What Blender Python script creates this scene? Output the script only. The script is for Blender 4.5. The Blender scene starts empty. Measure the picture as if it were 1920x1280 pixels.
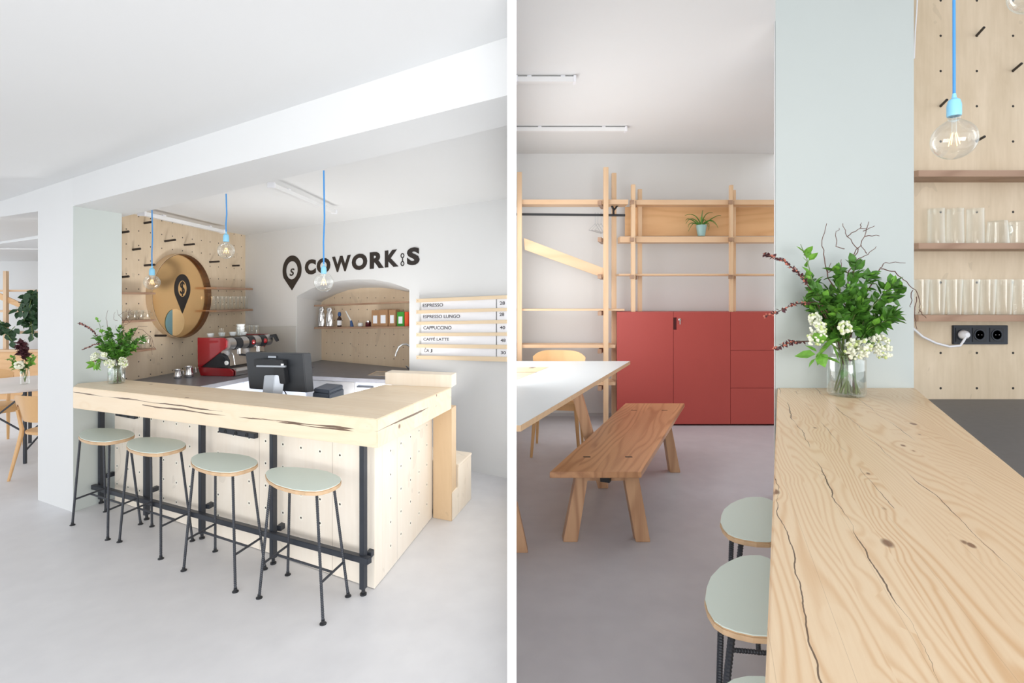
import bpy, bmesh, math, random
from mathutils import Vector, Matrix
random.seed(7)
# ------------------------------------------------------------------ camera, world, lights
FP, HZ, CAM = 1000.0, 560.0, 1.6          # focal length and eye line of the photograph, eye height in metres
sc = bpy.context.scene
COL = sc.collection
cd = bpy.data.cameras.new('camera'); co = bpy.data.objects.new('camera', cd); COL.objects.link(co)
cd.sensor_width = 36; cd.lens = 36*FP/1920; cd.shift_y = -(640-HZ)/1920.0
co.location = (0, 0, CAM); co.rotation_euler = (math.pi/2, 0, 0); cd.clip_start = 0.05
sc.camera = co
w = bpy.data.worlds.new('daylight'); sc.world = w; w.use_nodes = True
w.node_tree.nodes['Background'].inputs[0].default_value = (0.93, 0.965, 1.0, 1)
w.node_tree.nodes['Background'].inputs[1].default_value = 1.6
def area(name, loc, rot, sx, sy, energy, col=(1, 1, 1)):
    l = bpy.data.lights.new(name, 'AREA'); l.shape = 'RECTANGLE'; l.size = sx; l.size_y = sy
    l.energy = energy; l.color = col
    o = bpy.data.objects.new(name, l); COL.objects.link(o); o.location = loc
    o.rotation_euler = [math.radians(a) for a in rot]
    o['kind'] = 'structure'
    return o
area('window_light_left', (-2.6, -2.6, 1.2), (96, 0, 0), 4.4, 2.2, 78, (1, .985, .96))
area('fill_light_bar_side', (-.022, 3.4, 1.2), (90, 0, 90), 2.6, 1.8, 14, (.96, .98, 1))  # added lamp against the solid partition, standing in for daylight from the right
area('window_light_right', (1.2, -2.4, 1.2), (90, 0, -4), 2.8, 1.5, 150, (.98, .99, 1))
area('fill_light_shelves_side', (.021, 5.3, 1.8), (90, 0, -90), 2.6, 1.9, 48, (1, .985, .97))  # lamp added on the windowless partition to light the shelving room from the left
area('fill_light_far', (-7.8, 5.4, 1.6), (90, 0, -90), 3.0, 1.8, 15, (1, .96, .93))  # extra lamp put inside the far room to brighten it
area('bar_room_fill', (-1.6, 4.75, .42), (138, 0, 28), 1.3, .5, 28, (1, .98, .95))  # added fill, hidden behind the bar and aimed up into the room
sc.view_settings.view_transform = 'Standard'; sc.view_settings.look = 'None'
sc.view_settings.exposure = 0.0; sc.view_settings.gamma = 1; sc.view_settings.use_curve_mapping = False

# ------------------------------------------------------------------ measuring helpers
def P(u, v, y): return Vector(((u-960)*y/FP, y, CAM-(v-HZ)*y/FP))
def PZ(u, v, z): return P(u, v, (CAM-z)*FP/(v-HZ))
def V(*a): return Vector(a)
class Wall:                                  # a vertical plane through a, running along d
    def __init__(s, a, d):
        s.a = Vector((a[0], a[1])); s.d = Vector((d[0], d[1])).normalized()
        n = Vector((s.d.y, -s.d.x)); s.n = n if n.dot(-s.a) > 0 else -n      # towards the viewer
        s.rz = math.atan2(s.d.y, s.d.x)
    def hit(s, u):
        k = (u-960)/FP; t = (k*s.a.y-s.a.x)/(s.d.x-k*s.d.y); return s.a+s.d*t
    def P(s, u, v, off=0.0):
        q = s.off(off).hit(u) if off else s.hit(u); return P(u, v, q.y)
    def off(s, o):
        r = Wall(s.a+s.n*o, s.d); r.n = s.n; return r

# ------------------------------------------------------------------ materials
def srgb(r, g, b):
    f = lambda c: (c/255/12.92) if c/255 <= .04045 else ((c/255+.055)/1.055)**2.4
    return (f(r), f(g), f(b), 1)
class N:
    def __init__(s, name):
        s.m = bpy.data.materials.new(name); s.m.use_nodes = True; s.t = s.m.node_tree
        s.b = s.t.nodes['Principled BSDF']
    def n(s, typ, **kw):
        x = s.t.nodes.new(typ)
        for k, v in kw.items(): setattr(x, k, v)
        return x
    def l(s, a, b): s.t.links.new(a, b)
    def math(s, op, a, b=None, clamp=False):
        x = s.n('ShaderNodeMath', operation=op); x.use_clamp = clamp
        for i, q in enumerate((a, b)):
            if q is None: continue
            if isinstance(q, (int, float)): x.inputs[i].default_value = q
            else: s.l(q, x.inputs[i])
        return x.outputs[0]
    def coords(s, scale=(1, 1, 1), loc=(0, 0, 0)):
        tc = s.n('ShaderNodeTexCoord'); mp = s.n('ShaderNodeMapping')
        mp.inputs['Scale'].default_value = scale; mp.inputs['Location'].default_value = loc
        s.l(tc.outputs['Object'], mp.inputs['Vector']); return mp.outputs[0]
    def noise(s, vec, scale, detail=3, rough=.5, dist=0):
        x = s.n('ShaderNodeTexNoise'); x.inputs['Scale'].default_value = scale; x.inputs['Detail'].default_value = detail
        x.inputs['Roughness'].default_value = rough; x.inputs['Distortion'].default_value = dist
        s.l(vec, x.inputs['Vector']); return x.outputs['Fac']
    def ramp(s, fac, stops):
        x = s.n('ShaderNodeValToRGB'); e = x.color_ramp.elements
        while len(e) < len(stops): e.new(.5)
        for i, (p, c) in enumerate(stops): e[i].position = p; e[i].color = c
        s.l(fac, x.inputs[0]); return x.outputs[0]
    def mix(s, fac, a, b, mode='MIX'):
        x = s.n('ShaderNodeMix', data_type='RGBA', blend_type=mode)
        for q, inp in ((fac, x.inputs['Factor']), (a, x.inputs['A']), (b, x.inputs['B'])):
            if isinstance(q, (int, float)): inp.default_value = q
            elif isinstance(q, tuple): inp.default_value = q
            else: s.l(q, inp)
        return x.outputs['Result']
    def bump(s, h, strength=.2, dist=.01):
        x = s.n('ShaderNodeBump'); x.inputs['Strength'].default_value = strength; x.inputs['Distance'].default_value = dist
        s.l(h, x.inputs['Height']); s.l(x.outputs[0], s.b.inputs['Normal'])
def paint(name, col, rough=.55, metal=0.0, var=.03, nscale=3.0, spec=.5, bump=0.0, coat=0):
    k = N(name); vec = k.coords(); f = k.noise(vec, nscale, 4)
    c = k.ramp(f, [(0.25, tuple(max(0, q*(1-var)) for q in col[:3])+(1,)), (.75, tuple(min(1, q*(1+var)) for q in col[:3])+(1,))])
    k.l(c, k.b.inputs['Base Color']); k.b.inputs['Roughness'].default_value = rough; k.b.inputs['Metallic'].default_value = metal
    k.b.inputs['Specular IOR Level'].default_value = spec; k.b.inputs['Coat Weight'].default_value = coat
    if bump: k.bump(k.noise(vec, 60, 3), bump, .004)
    return k.m
def wood(name, light, dark, scale=1.0, rough=.45, ring=18, contrast=.5, knots=False, boards=0, cracks=(), axis='X', knot_col=srgb(110, 66, 40)):
    """grain along the object's own axis"""
    k = N(name); sx = {'X': (.35, 1, 1), 'Y': (1, .35, 1), 'Z': (1, 1, .35)}[axis]
    vec = k.coords(tuple(q*scale for q in sx))
    sep0 = k.n('ShaderNodeSeparateXYZ'); k.l(k.coords(), sep0.inputs[0])
    across = sep0.outputs['Y'] if axis == 'X' else sep0.outputs['X']
    along = sep0.outputs['X'] if axis == 'X' else (sep0.outputs['Y'] if axis == 'Y' else sep0.outputs['Z'])
    lv = k.coords(tuple(q*scale for q in {'X': (.16, 1, 1), 'Y': (1, .16, 1), 'Z': (1, 1, .16)}[axis]), (1.7, .3, .9))
    off = 0.0
    if boards:
        bf = k.math('DIVIDE', across, boards); bid = k.math('FLOOR', bf)
        wn = k.n('ShaderNodeTexWhiteNoise', noise_dimensions='1D'); k.l(bid, wn.inputs['W'])
        cmb = k.n('ShaderNodeCombineXYZ'); k.l(k.math('MULTIPLY', wn.outputs['Value'], 37.0), cmb.inputs[0]); k.l(k.math('MULTIPLY', wn.outputs['Value'], 11.0), cmb.inputs[2])
        va = k.n('ShaderNodeVectorMath', operation='ADD'); k.l(lv, va.inputs[0]); k.l(cmb.outputs[0], va.inputs[1]); lv = va.outputs[0]
    shift = k.noise(lv, 2.6, 2, .45)
    third = sep0.outputs['Z'] if axis != 'Z' else sep0.outputs['Y']
    phase = k.math('ADD', k.math('MULTIPLY', k.math('ADD', across, k.math('MULTIPLY', third, .45)), ring*4.0*scale), k.math('MULTIPLY', shift, ring*3.3))
    kn = None
    if knots:
        vo = k.n('ShaderNodeTexVoronoi'); vo.inputs['Scale'].default_value = 8.0
        k.l(k.coords({'X': (.5, 1, 1), 'Y': (1, .5, 1), 'Z': (1, 1, .5)}[axis]), vo.inputs['Vector'])
        sepc = k.n('ShaderNodeSeparateColor'); k.l(vo.outputs['Color'], sepc.inputs[0])
        on = k.math('GREATER_THAN', sepc.outputs[0], .45)
        rad2 = k.math('MULTIPLY', on, k.math('ADD', k.math('MULTIPLY', sepc.outputs[1], .10), .06))
        kn = k.math('SUBTRACT', 1.0, k.math('DIVIDE', vo.outputs['Distance'], k.math('MAXIMUM', rad2, .001)), clamp=True)
        near = k.math('SUBTRACT', 1.0, k.math('DIVIDE', vo.outputs['Distance'], .42), clamp=True)
        phase = k.math('ADD', phase, k.math('MULTIPLY', k.math('MULTIPLY', near, on), 9.0))
    wv = k.math('SINE', phase)
    wv = k.math('MULTIPLY_ADD', wv, .5); wv.node.inputs[2].default_value = .5
    fine = k.noise(k.coords(tuple(q*scale*(14 if q > .9 else 2) for q in sx)), 9, 4, .6)
    amp = k.math('MULTIPLY', k.noise(lv, 1.7, 2), contrast*1.8)
    f = k.math('ADD', k.math('MULTIPLY', k.math('POWER', wv, 2.6), amp), k.math('MULTIPLY', fine, .35))
    c = k.ramp(f, [(0.05, light), (.95, dark)])
    big = k.noise(vec, 1.3, 2)
    c = k.mix(k.math('MULTIPLY', big, .25), c, dark)
    if boards:
        c = k.mix(k.math('MULTIPLY', wn.outputs['Value'], .20), c, tuple(q*.80 for q in dark[:3])+(1,))
        seam = k.math('LESS_THAN', k.math('ABSOLUTE', k.math('SUBTRACT', k.math('FRACT', bf), .5)), .004)
        c = k.mix(k.math('MULTIPLY', seam, .35), c, tuple(q*.5 for q in dark[:3])+(1,))
    if knots:
        c = k.mix(k.math('MULTIPLY', k.math('MINIMUM', k.math('MULTIPLY', kn, 3.0), 1.0), .85), c, knot_col)
    for (pos, wob, wid, x0, x1, sl) in cracks:
        line = k.math('ADD', k.math('MULTIPLY', k.math('SUBTRACT', k.noise(k.coords((1.6, 1.6, 1.6), (pos*7, 0, 0)), 1.3, 5, .55), .5), wob), pos)
        line = k.math('ADD', line, k.math('MULTIPLY', along, sl))
        d = k.math('ABSOLUTE', k.math('SUBTRACT', (across if wid > 0 else sep0.outputs['Z']), line))
        ww = abs(wid)
        thick = k.math('MULTIPLY', k.math('MULTIPLY', k.math('SUBTRACT', k.noise(k.coords((1.2, 1.2, 1.2), (0, pos*9, 0)), 1.9, 2), .40), 5.0, clamp=True), ww)
        m = k.math('LESS_THAN', d, thick)
        m = k.math('MULTIPLY', m, k.math('MULTIPLY', k.math('GREATER_THAN', along, x0), k.math('LESS_THAN', along, x1)))
        c = k.mix(k.math('MULTIPLY', m, .9), c, srgb(84, 58, 42))
    k.l(c, k.b.inputs['Base Color']); k.b.inputs['Roughness'].default_value = rough
    k.bump(fine, .08, .003)
    return k.m
def ply(name, light, dark, px, pz, ox=0.0, oz=0.0, r=.008, rough=.5, panel=0, halo=False, axis2='Z', zmin=-9, hx='X'):
    """birch plywood with a square grid of small drilled holes"""
    k = N(name); sep = k.n('ShaderNodeSeparateXYZ'); k.l(k.coords(), sep.inputs[0])
    a = k.noise(k.coords((1, 1, .45)), 2.6, 5, .6, .8)
    b = k.noise(k.coords((9, 9, .8)), 5, 3)
    f = k.math('ADD', k.math('MULTIPLY', a, .75), k.math('MULTIPLY', b, .25))
    c = k.ramp(f, [(.3, light), (.75, dark)])
    sp = k.noise(k.coords((1, 1, .6), (3, 5, 1)), 4.0, 2, .5, 1.5)
    c = k.mix(k.math('MULTIPLY', k.math('GREATER_THAN', sp, .69), .18), c, tuple(q*.6 for q in dark[:3])+(1,))
    if px:
        X = sep.outputs[hx]; Z = sep.outputs['Z']
        fx = k.math('SUBTRACT', k.math('FRACT', k.math('ADD', k.math('DIVIDE', k.math('SUBTRACT', X, ox), px), 100.5)), .5)
        fz = k.math('SUBTRACT', k.math('FRACT', k.math('ADD', k.math('DIVIDE', k.math('SUBTRACT', Z, oz), pz), 100.5)), .5)
        dx = k.math('MULTIPLY', fx, px); dz = k.math('MULTIPLY', fz, pz)
        d = k.math('SQRT', k.math('ADD', k.math('MULTIPLY', dx, dx), k.math('MULTIPLY', dz, dz)))
        ok = k.math('GREATER_THAN', Z, zmin)
        if halo:
            c = k.mix(k.math('MULTIPLY', k.math('MULTIPLY', k.math('LESS_THAN', d, r*2.6), ok), .5), c, tuple(min(1, q*1.12) for q in light[:3])+(1,))
        c = k.mix(k.math('MULTIPLY', k.math('LESS_THAN', d, r), ok), c, srgb(38, 30, 24))
        if panel:
            pf = k.math('ABSOLUTE', k.math('SUBTRACT', k.math('FRACT', k.math('ADD', k.math('DIVIDE', X, panel), 50.0)), .5))
            c = k.mix(k.math('MULTIPLY', k.math('LESS_THAN', pf, .0018/panel), .5), c, srgb(120, 95, 70))
    k.l(c, k.b.inputs['Base Color']); k.b.inputs['Roughness'].default_value = rough
    return k.m
def glassy(name, tint=(.93, .96, .94, 1), base=.06, edge=.75):
    """thin clear glass: see-through, with reflection rising towards the rim"""
    m = bpy.data.materials.new(name); m.use_nodes = True; t = m.node_tree; t.nodes.clear()
    o = t.nodes.new('ShaderNodeOutputMaterial'); mx = t.nodes.new('ShaderNodeMixShader')
    tr = t.nodes.new('ShaderNodeBsdfTransparent'); gl = t.nodes.new('ShaderNodeBsdfGlossy'); lw = t.nodes.new('ShaderNodeLayerWeight')
    tr.inputs[0].default_value = tint; gl.inputs['Roughness'].default_value = .05; gl.inputs[0].default_value = (.95, .97, .96, 1)
    lw.inputs[0].default_value = .35
    mr = t.nodes.new('ShaderNodeMapRange'); mr.inputs['To Min'].default_value = base; mr.inputs['To Max'].default_value = edge
    t.links.new(lw.outputs['Facing'], mr.inputs['Value']); t.links.new(mr.outputs[0], mx.inputs[0])
    t.links.new(tr.outputs[0], mx.inputs[1]); t.links.new(gl.outputs[0], mx.inputs[2]); t.links.new(mx.outputs[0], o.inputs[0])
    return m
def emit(name, col, s):
    k = N(name); k.b.inputs['Base Color'].default_value = col; k.b.inputs['Emission Color'].default_value = col
    k.b.inputs['Emission Strength'].default_value = s; return k.m
M = {}
M['wall'] = paint('white wall paint', srgb(222, 223, 223), .6, var=.012, nscale=1.2)
M['ceil'] = paint('white ceiling paint', srgb(229, 230, 230), .7, var=.012, nscale=.8)
M['white'] = paint('partition white', srgb(250, 250, 250), .6, var=.004)
M['pillar'] = paint('pale green grey paint', srgb(199, 206, 203), .55, var=.015, nscale=1.5)
def screed(name, a, c_):
    k = N(name); vec = k.coords()
    f = k.math('ADD', k.math('MULTIPLY', k.noise(vec, .9, 5, .6, .6), .65), k.math('MULTIPLY', k.noise(vec, 7, 4), .35))
    k.l(k.ramp(f, [(.3, a), (.72, c_)]), k.b.inputs['Base Color']); k.b.inputs['Roughness'].default_value = .42
    return k.m
M['floor'] = screed('polished concrete screed', srgb(206, 206, 209), srgb(222, 222, 224))
M['floor_right'] = screed('darker grey concrete screed', srgb(180, 178, 184), srgb(197, 195, 200))  # same screed mix in a darker tone than the left floor
M['black'] = paint('black painted steel', srgb(46, 50, 58), .45, var=.08, nscale=20)
M['rubber'] = paint('black plastic', srgb(34, 36, 40), .4, var=.05)
M['mint'] = paint('mint laminate', srgb(208, 221, 214), .42, var=.012)
M['red'] = paint('brick red laminate', srgb(178, 76, 70), .45, var=.02, nscale=2)
M['redgap'] = paint('dark red shadow gap board', srgb(84, 26, 26), .6)
M['chrome'] = paint('polished steel', (.75, .75, .76, 1), .18, metal=1, var=.04)
M['steel'] = paint('brushed steel', (.62, .62, .63, 1), .34, metal=1, var=.1, nscale=9)
M['bluewhite'] = paint('pale blue grey cabinet laminate', srgb(198, 205, 220), .45, var=.01)
M['worktop'] = paint('dark grey worktop', srgb(112, 113, 120), .38, var=.09, nscale=14)
M['worktop2'] = paint('charcoal worktop', srgb(98, 98, 101), .5, var=.07, nscale=22)
M['cord'] = paint('blue textile cord', srgb(66, 138, 200), .7)
M['socketblue'] = paint('light blue lamp socket', srgb(134, 196, 226), .4)
M['offwhite'] = paint('off white ceramic', srgb(236, 240, 240), .25)
M['ink'] = paint('black vinyl lettering', srgb(40, 34, 32), .5)
M['text'] = paint('dark printed lettering', srgb(70, 66, 72), .6)
M['card'] = paint('white menu card', srgb(244, 246, 252), .6)
M['espred'] = paint('dark red lacquer', srgb(150, 18, 26), .22, coat=.6)
M['glass'] = glassy('clear glass', (.975, .985, .98, 1), .03, .6); M['bulb'] = glassy('clear bulb glass', (.985, .99, .985, 1), .03, .45)
M['water'] = glassy('water', (.95, .97, .955, 1), .02, .15)
M['fil'] = emit('warm filament', (1, .6, .25, 1), 2.2)
M['leaf'] = paint('dark green leaves', srgb(72, 120, 40), .45, var=.45, nscale=25)
M['leaf2'] = paint('fresh green leaves', srgb(112, 168, 60), .45, var=.3, nscale=25)
M['darkleaf'] = paint('deep green leaves', srgb(36, 70, 36), .5, var=.4, nscale=25)
M['purple'] = paint('purple barberry leaves', srgb(84, 46, 54), .5, var=.3, nscale=40)
M['berry'] = paint('pink berries', srgb(196, 116, 96), .5, var=.2, nscale=40)
M['twig'] = paint('brown twigs', srgb(104, 72, 62), .7, var=.2, nscale=30)
M['stem'] = paint('green stems', srgb(98, 120, 58), .5, var=.2)
M['lilac'] = paint('white lilac blossom', srgb(240, 242, 222), .6, var=.07, nscale=60)
M['lilac2'] = paint('greenish lilac buds', srgb(206, 220, 150), .6, var=.07, nscale=60)
M['silver'] = paint('crinkled silver foil', (.7, .7, .7, 1), .3, metal=1, var=.25, nscale=40, bump=.6)
M['kraft'] = paint('brown kraft card', srgb(172, 132, 96), .7)
M['amber'] = paint('dark amber bottle', srgb(50, 26, 20), .15)
M['bluecap'] = paint('blue cap', srgb(44, 84, 140), .4)
M['green'] = paint('green packet', srgb(64, 158, 60), .5)
M['orange'] = paint('orange packet', srgb(222, 88, 50), .5)
M['jam'] = paint('dark red jam', srgb(80, 20, 30), .2)
M['plinth'] = paint('grey screed skirting', srgb(196, 196, 198), .6)
M['teal'] = paint('grey blue painted reflection', srgb(118, 154, 160), .4)
M['peach'] = paint('peach painted reflection', srgb(248, 208, 150), .35)
M['pot'] = paint('pale blue green pot', srgb(150, 186, 184), .4)
M['alu'] = paint('white aluminium track', srgb(232, 232, 232), .35)
M['grey_mon'] = paint('grey monitor plastic', srgb(52, 55, 60), .38, var=.03)
M['silverplastic'] = paint('silver plastic', srgb(176, 182, 190), .35, metal=.3)
M['printer'] = paint('blue grey printer plastic', srgb(84, 94, 110), .45)
k = N('copper tinted mirror'); k.b.inputs['Base Color'].default_value = srgb(255, 212, 154); k.b.inputs['Metallic'].default_value = 1; k.b.inputs['Roughness'].default_value = .17; M['mirror'] = k.m
M['rim'] = wood('dark walnut rim', srgb(92, 60, 44), srgb(50, 32, 26), 3)
M['pine'] = wood('knotty pine', srgb(246, 230, 206), srgb(226, 196, 156), 1, .38, ring=30, contrast=.20, knots=True, boards=.11,
                 cracks=((-.064, .035, -.0050, -9, -1.15, -.010), (-.080, .030, -.0062, -1.9, -.1, -.004), (-.066, .02, -.0060, -.9, 9, 0.006)))
M['pine2'] = wood('knotty pine boards', srgb(242, 220, 188), srgb(212, 168, 120), 1, .36, ring=62, contrast=.48, knots=True, boards=.125,
                  cracks=((-.13, .08, .0016, .2, 4, -.02), (-.30, .10, .0026, .1, 4.2, -.02), (-.47, .06, .0012, 1.4, 3.6, 0), (-.62, .08, .0018, .4, 4, 0), (-.80, .06, .0014, .3, 3.4, 0)))
M['plywhite'] = ply('whitewashed birch plywood with drilled holes', srgb(250, 242, 230), srgb(238, 226, 209), .1615, .1405, .06, .0, .0062, halo=True, zmin=.12, panel=.646)
M['plyplain'] = ply('birch plywood', srgb(248, 238, 222), srgb(236, 220, 198), 0, 0)
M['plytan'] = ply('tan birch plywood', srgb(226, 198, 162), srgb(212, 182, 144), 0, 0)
M['plydark'] = wood('plywood edge', srgb(178, 146, 122), srgb(140, 106, 84), 1, ring=20, contrast=.5)
M['shelfwood'] = wood('pale ash battens', srgb(231, 199, 165), srgb(208, 168, 128), 1, ring=10, contrast=.3)
M['shelfwoodz'] = wood('pale ash posts', srgb(232, 202, 168), srgb(210, 172, 132), 1, ring=10, contrast=.3, axis='Z')
M['slat'] = wood('pale menu slats', srgb(234, 214, 184), srgb(218, 192, 156), 1, ring=10, contrast=.25)
M['orangewood'] = wood('amber plywood back panel', srgb(232, 190, 142), srgb(208, 160, 112), 1, ring=16, contrast=.4)
M['oak'] = wood('oiled oak planks', srgb(214, 164, 122), srgb(156, 106, 72), 1, .34, ring=22, contrast=.5, boards=.13, axis='Y')
M['oakz'] = wood('oiled oak legs', srgb(220, 178, 140), srgb(166, 120, 88), 1, .45, ring=16, contrast=.45, axis='Z')
M['chairwood'] = wood('honey beech', srgb(220, 178, 126), srgb(196, 148, 96), 1, .35, ring=8, contrast=.2, axis='Z')
M['plyedge'] = paint('plywood edge layers', srgb(206, 174, 138), .5, var=.1, nscale=30)
M['tablewhite'] = paint('white table laminate', srgb(206, 213, 217), .35, var=.008)
M['tablegrey'] = paint('warm white tabletop', srgb(214, 206, 202), .4)
M['glasspanel'] = paint('pale grey glass splashback', srgb(206, 206, 202), .12, var=.01)
M['plastwhite'] = paint('white plastic', srgb(236, 236, 240), .4)

# ------------------------------------------------------------------ mesh builder
class MB:
    def __init__(s): s.v = []; s.f = []
    def add(s, vs, fs):
        o = len(s.v); s.v += [Vector(q) for q in vs]; s.f += [tuple(i+o for i in q) for q in fs]; return s
    def prism(s, poly, vec):
        n = len(poly); vec = Vector(vec); poly = [Vector(p) for p in poly]
        return s.add(poly+[p+vec for p in poly], [tuple(range(n))[::-1], tuple(range(n, 2*n))]+[(i, (i+1) % n, n+(i+1) % n, n+i) for i in range(n)])
    def slab(s, poly, z0, z1):                # plan polygon between two heights
        return s.prism([(p[0], p[1], z0) for p in poly], (0, 0, z1-z0))
    def box(s, x0, x1, y0, y1, z0, z1): return s.slab([(x0, y0), (x1, y0), (x1, y1), (x0, y1)], z0, z1)
    def bar(s, a, b, w, h=None, up=(0, 0, 1)):  # square bar between two points
        a = Vector(a); b = Vector(b); h = h or w; d = (b-a).normalized(); up = Vector(up)
        if abs(d.dot(up)) > .98: up = Vector((0, 1, 0))
        x = d.cross(up).normalized(); z = x.cross(d)
        q = [a-x*w/2-z*h/2, a+x*w/2-z*h/2, a+x*w/2+z*h/2, a-x*w/2+z*h/2]
        return s.prism(q, b-a)
    def tube(s, pts, r, seg=8, rings=None):
        pts = [Vector(p) for p in pts]; n = len(pts); rr = r if isinstance(r, (list, tuple)) else [r]*n
        vs = []; ref = None
        for i, p in enumerate(pts):
            d = (pts[min(i+1, n-1)]-pts[max(i-1, 0)]).normalized()
            if ref is None:
                ref = d.orthogonal().normalized()
            x = (ref-d*ref.dot(d)).normalized(); ref = x; y = d.cross(x)
            for j in range(seg):
                a = 2*math.pi*j/seg; vs.append(p+(x*math.cos(a)+y*math.sin(a))*rr[i])
        fs = [(i*seg+j, i*seg+(j+1) % seg, (i+1)*seg+(j+1) % seg, (i+1)*seg+j) for i in range(n-1) for j in range(seg)]
        fs += [tuple(range(seg))[::-1], tuple((n-1)*seg+j for j in range(seg))]
        return s.add(vs, fs)
    def lathe(s, prof, c, seg=20, axis=(0, 0, 1)):
        c = Vector(c); az = Vector(axis).normalized(); x = az.orthogonal().normalized(); y = az.cross(x)
        vs = []; n = len(prof)
        for (r, h) in prof:
            for j in range(seg):
                a = 2*math.pi*j/seg; vs.append(c+az*h+(x*math.cos(a)+y*math.sin(a))*r)
        fs = [(i*seg+j, i*seg+(j+1) % seg, (i+1)*seg+(j+1) % seg, (i+1)*seg+j) for i in range(n-1) for j in range(seg)]
        if prof[0][0] > 1e-4: fs.append(tuple(range(seg))[::-1])
        if prof[-1][0] > 1e-4: fs.append(tuple((n-1)*seg+j for j in range(seg)))
        return s.add(vs, fs)
    def lathe_open(s, prof, c, seg=20):
        n0 = len(s.f); s.lathe(prof, c, seg); s.f = s.f[:n0]+[f for f in s.f[n0:] if len(f) == 4]; return s
    def ball(s, c, r, seg=12, rings=8, sz=1.0):
        return s.lathe([(max(1e-5, r*math.sin(math.pi*i/rings)), -r*sz*math.cos(math.pi*i/rings)) for i in range(rings+1)], c, seg)
    def build(s, name, mat, parent=None, rz=0.0, org=None, smooth=False, bevel=0.0, bseg=2):
        base = parent_world(parent)
        if org is None:
            org = base if parent is not None else Vector((0, 0, 0))
        org = Vector(org)
        R = Matrix.Rotation(-rz, 3, 'Z')
        me = bpy.data.meshes.new(name)
        me.from_pydata([tuple(R @ (q-org)) for q in s.v], [], s.f); me.update()
        bm = bmesh.new(); bm.from_mesh(me); bmesh.ops.recalc_face_normals(bm, faces=bm.faces)
        if bevel:
            bmesh.ops.bevel(bm, geom=[e for e in bm.edges if len(e.link_faces) == 2 and e.calc_face_angle() > .5], offset=bevel, segments=bseg, affect='EDGES', clamp_overlap=True)
        bm.to_mesh(me); bm.free()
        if smooth:
            for p in me.polygons: p.use_smooth = True
            try: me.set_sharp_from_angle(angle=math.radians(38))
            except Exception: pass
        me.materials.append(M[mat] if isinstance(mat, str) else mat)
        o = bpy.data.objects.new(name, me); COL.objects.link(o)
        if parent is not None: o.parent = parent
        o.location = org-base; o.rotation_euler = (0, 0, rz)
        return o
def parent_world(p):
    v = Vector((0, 0, 0))
    while p is not None: v += Vector(p.location); p = p.parent
    return v
def tag(o, label, cat, group=None, kind=None):
    o['label'] = label; o['category'] = cat
    if group: o['group'] = group
    if kind: o['kind'] = kind
    return o
def thing(name, label, cat, loc=(0, 0, 0), group=None):
    o = bpy.data.objects.new(name, None); COL.objects.link(o); o.location = loc; o.empty_display_size = .1
    return tag(o, label, cat, group)
def struct(o): o['kind'] = 'structure'; return o
def copy_tree(o, parent=None):
    c = o.copy(); COL.objects.link(c)
    if parent is not None: c.parent = parent
    for ch in list(o.children): copy_tree(ch, c)
    return c
def lerp(a, b, t): return Vector(a)*(1-t)+Vector(b)*t
ORD = ['first', 'second', 'third', 'fourth', 'fifth', 'sixth', 'seventh', 'eighth', 'ninth', 'tenth', 'eleventh', 'twelfth', 'thirteenth', 'fourteenth']

# ------------------------------------------------------------------ planes of the left-hand place
WZ_ = .82
CT = .965                                         # bar top height
menu = Wall(PZ(884, 884.5, 0), (1.6, -1))         # wall with the lettering
C0 = menu.hit(460)                                # far corner
peg = Wall(C0, (.13, 1))                          # drilled plywood wall
P1 = PZ(137, 960, 0); P0 = PZ(71, 937, 0); P2 = PZ(228, 927.5, 0)
bdir = (1.5, -1); beamw = Wall(P1, bdir)
beamw0 = Wall(P1, P0-P1)
SZ = P(137, 386, P1.y).z                          # soffit height
XP = -.0135                                       # left face of the partition
# ------------------------------------------------------------------ structure
b = MB().box(-13, .0, -16, 11, -.06, 0); struct(b.build('floor', 'floor'))
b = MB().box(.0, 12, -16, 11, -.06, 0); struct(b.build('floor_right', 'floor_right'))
b = MB().box(XP, .0125, 1.52, 8.2, 0, 4.25); struct(b.build('wall_partition', 'white'))
# pillar (left)
Pb = P0+(P2-P1)
b = MB().slab([(P1.x, P1.y), (P0.x, P0.y), (Pb.x, Pb.y), (P2.x, P2.y)], 0, SZ)
struct(b.build('wall_pillar_left', 'wall'))
q = (Vector((P2.x-P1.x, P2.y-P1.y))); nn = Vector((q.y, -q.x)).normalized()*.002
b = MB().slab([(P1.x+nn.x*0, P1.y+.001), (P1.x+nn.x, P1.y+nn.y+.001), (P2.x+nn.x, P2.y+nn.y), (P2.x, P2.y)], 0, SZ-.001)
struct(b.build('wall_pillar_left_inner_face', 'pillar'))
# beam
fb = [P(-120, 450, beamw0.hit(-120).y), P(71, 401, beamw0.hit(71).y), P1.copy(), beamw.P(945.7, 151)]
for q in fb: q.z = SZ
ft = [beamw0.P(-120, 417), beamw0.P(71, 354.8), beamw.P(137, 333.3), beamw.P(945.7, 69.4)]
bk = [PZ(-120, 473, SZ), PZ(71, 441, SZ), PZ(228, 407, SZ), PZ(944, 234.5, SZ)]
bk[3].x = XP; fb[3].x = XP; ft[3].x = XP
mb = MB(); n = 4; Z2 = 2.75
vs = fb+ft+bk+[V(q.x, q.y, Z2) for q in bk]+[V(q.x, q.y, Z2) for q in ft]
fs = []
for i in range(3):
    fs += [(i, i+1, 4+i+1, 4+i), (i, 8+i, 8+i+1, i+1), (8+i, 12+i, 12+i+1, 8+i+1), (4+i, 4+i+1, 16+i+1, 16+i), (16+i, 16+i+1, 12+i+1, 12+i)]
fs += [(0, 4, 16, 12, 8), (3, 11, 15, 19, 7)]
mb.add(vs, fs); struct(mb.build('wall_beam', 'wall'))
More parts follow.
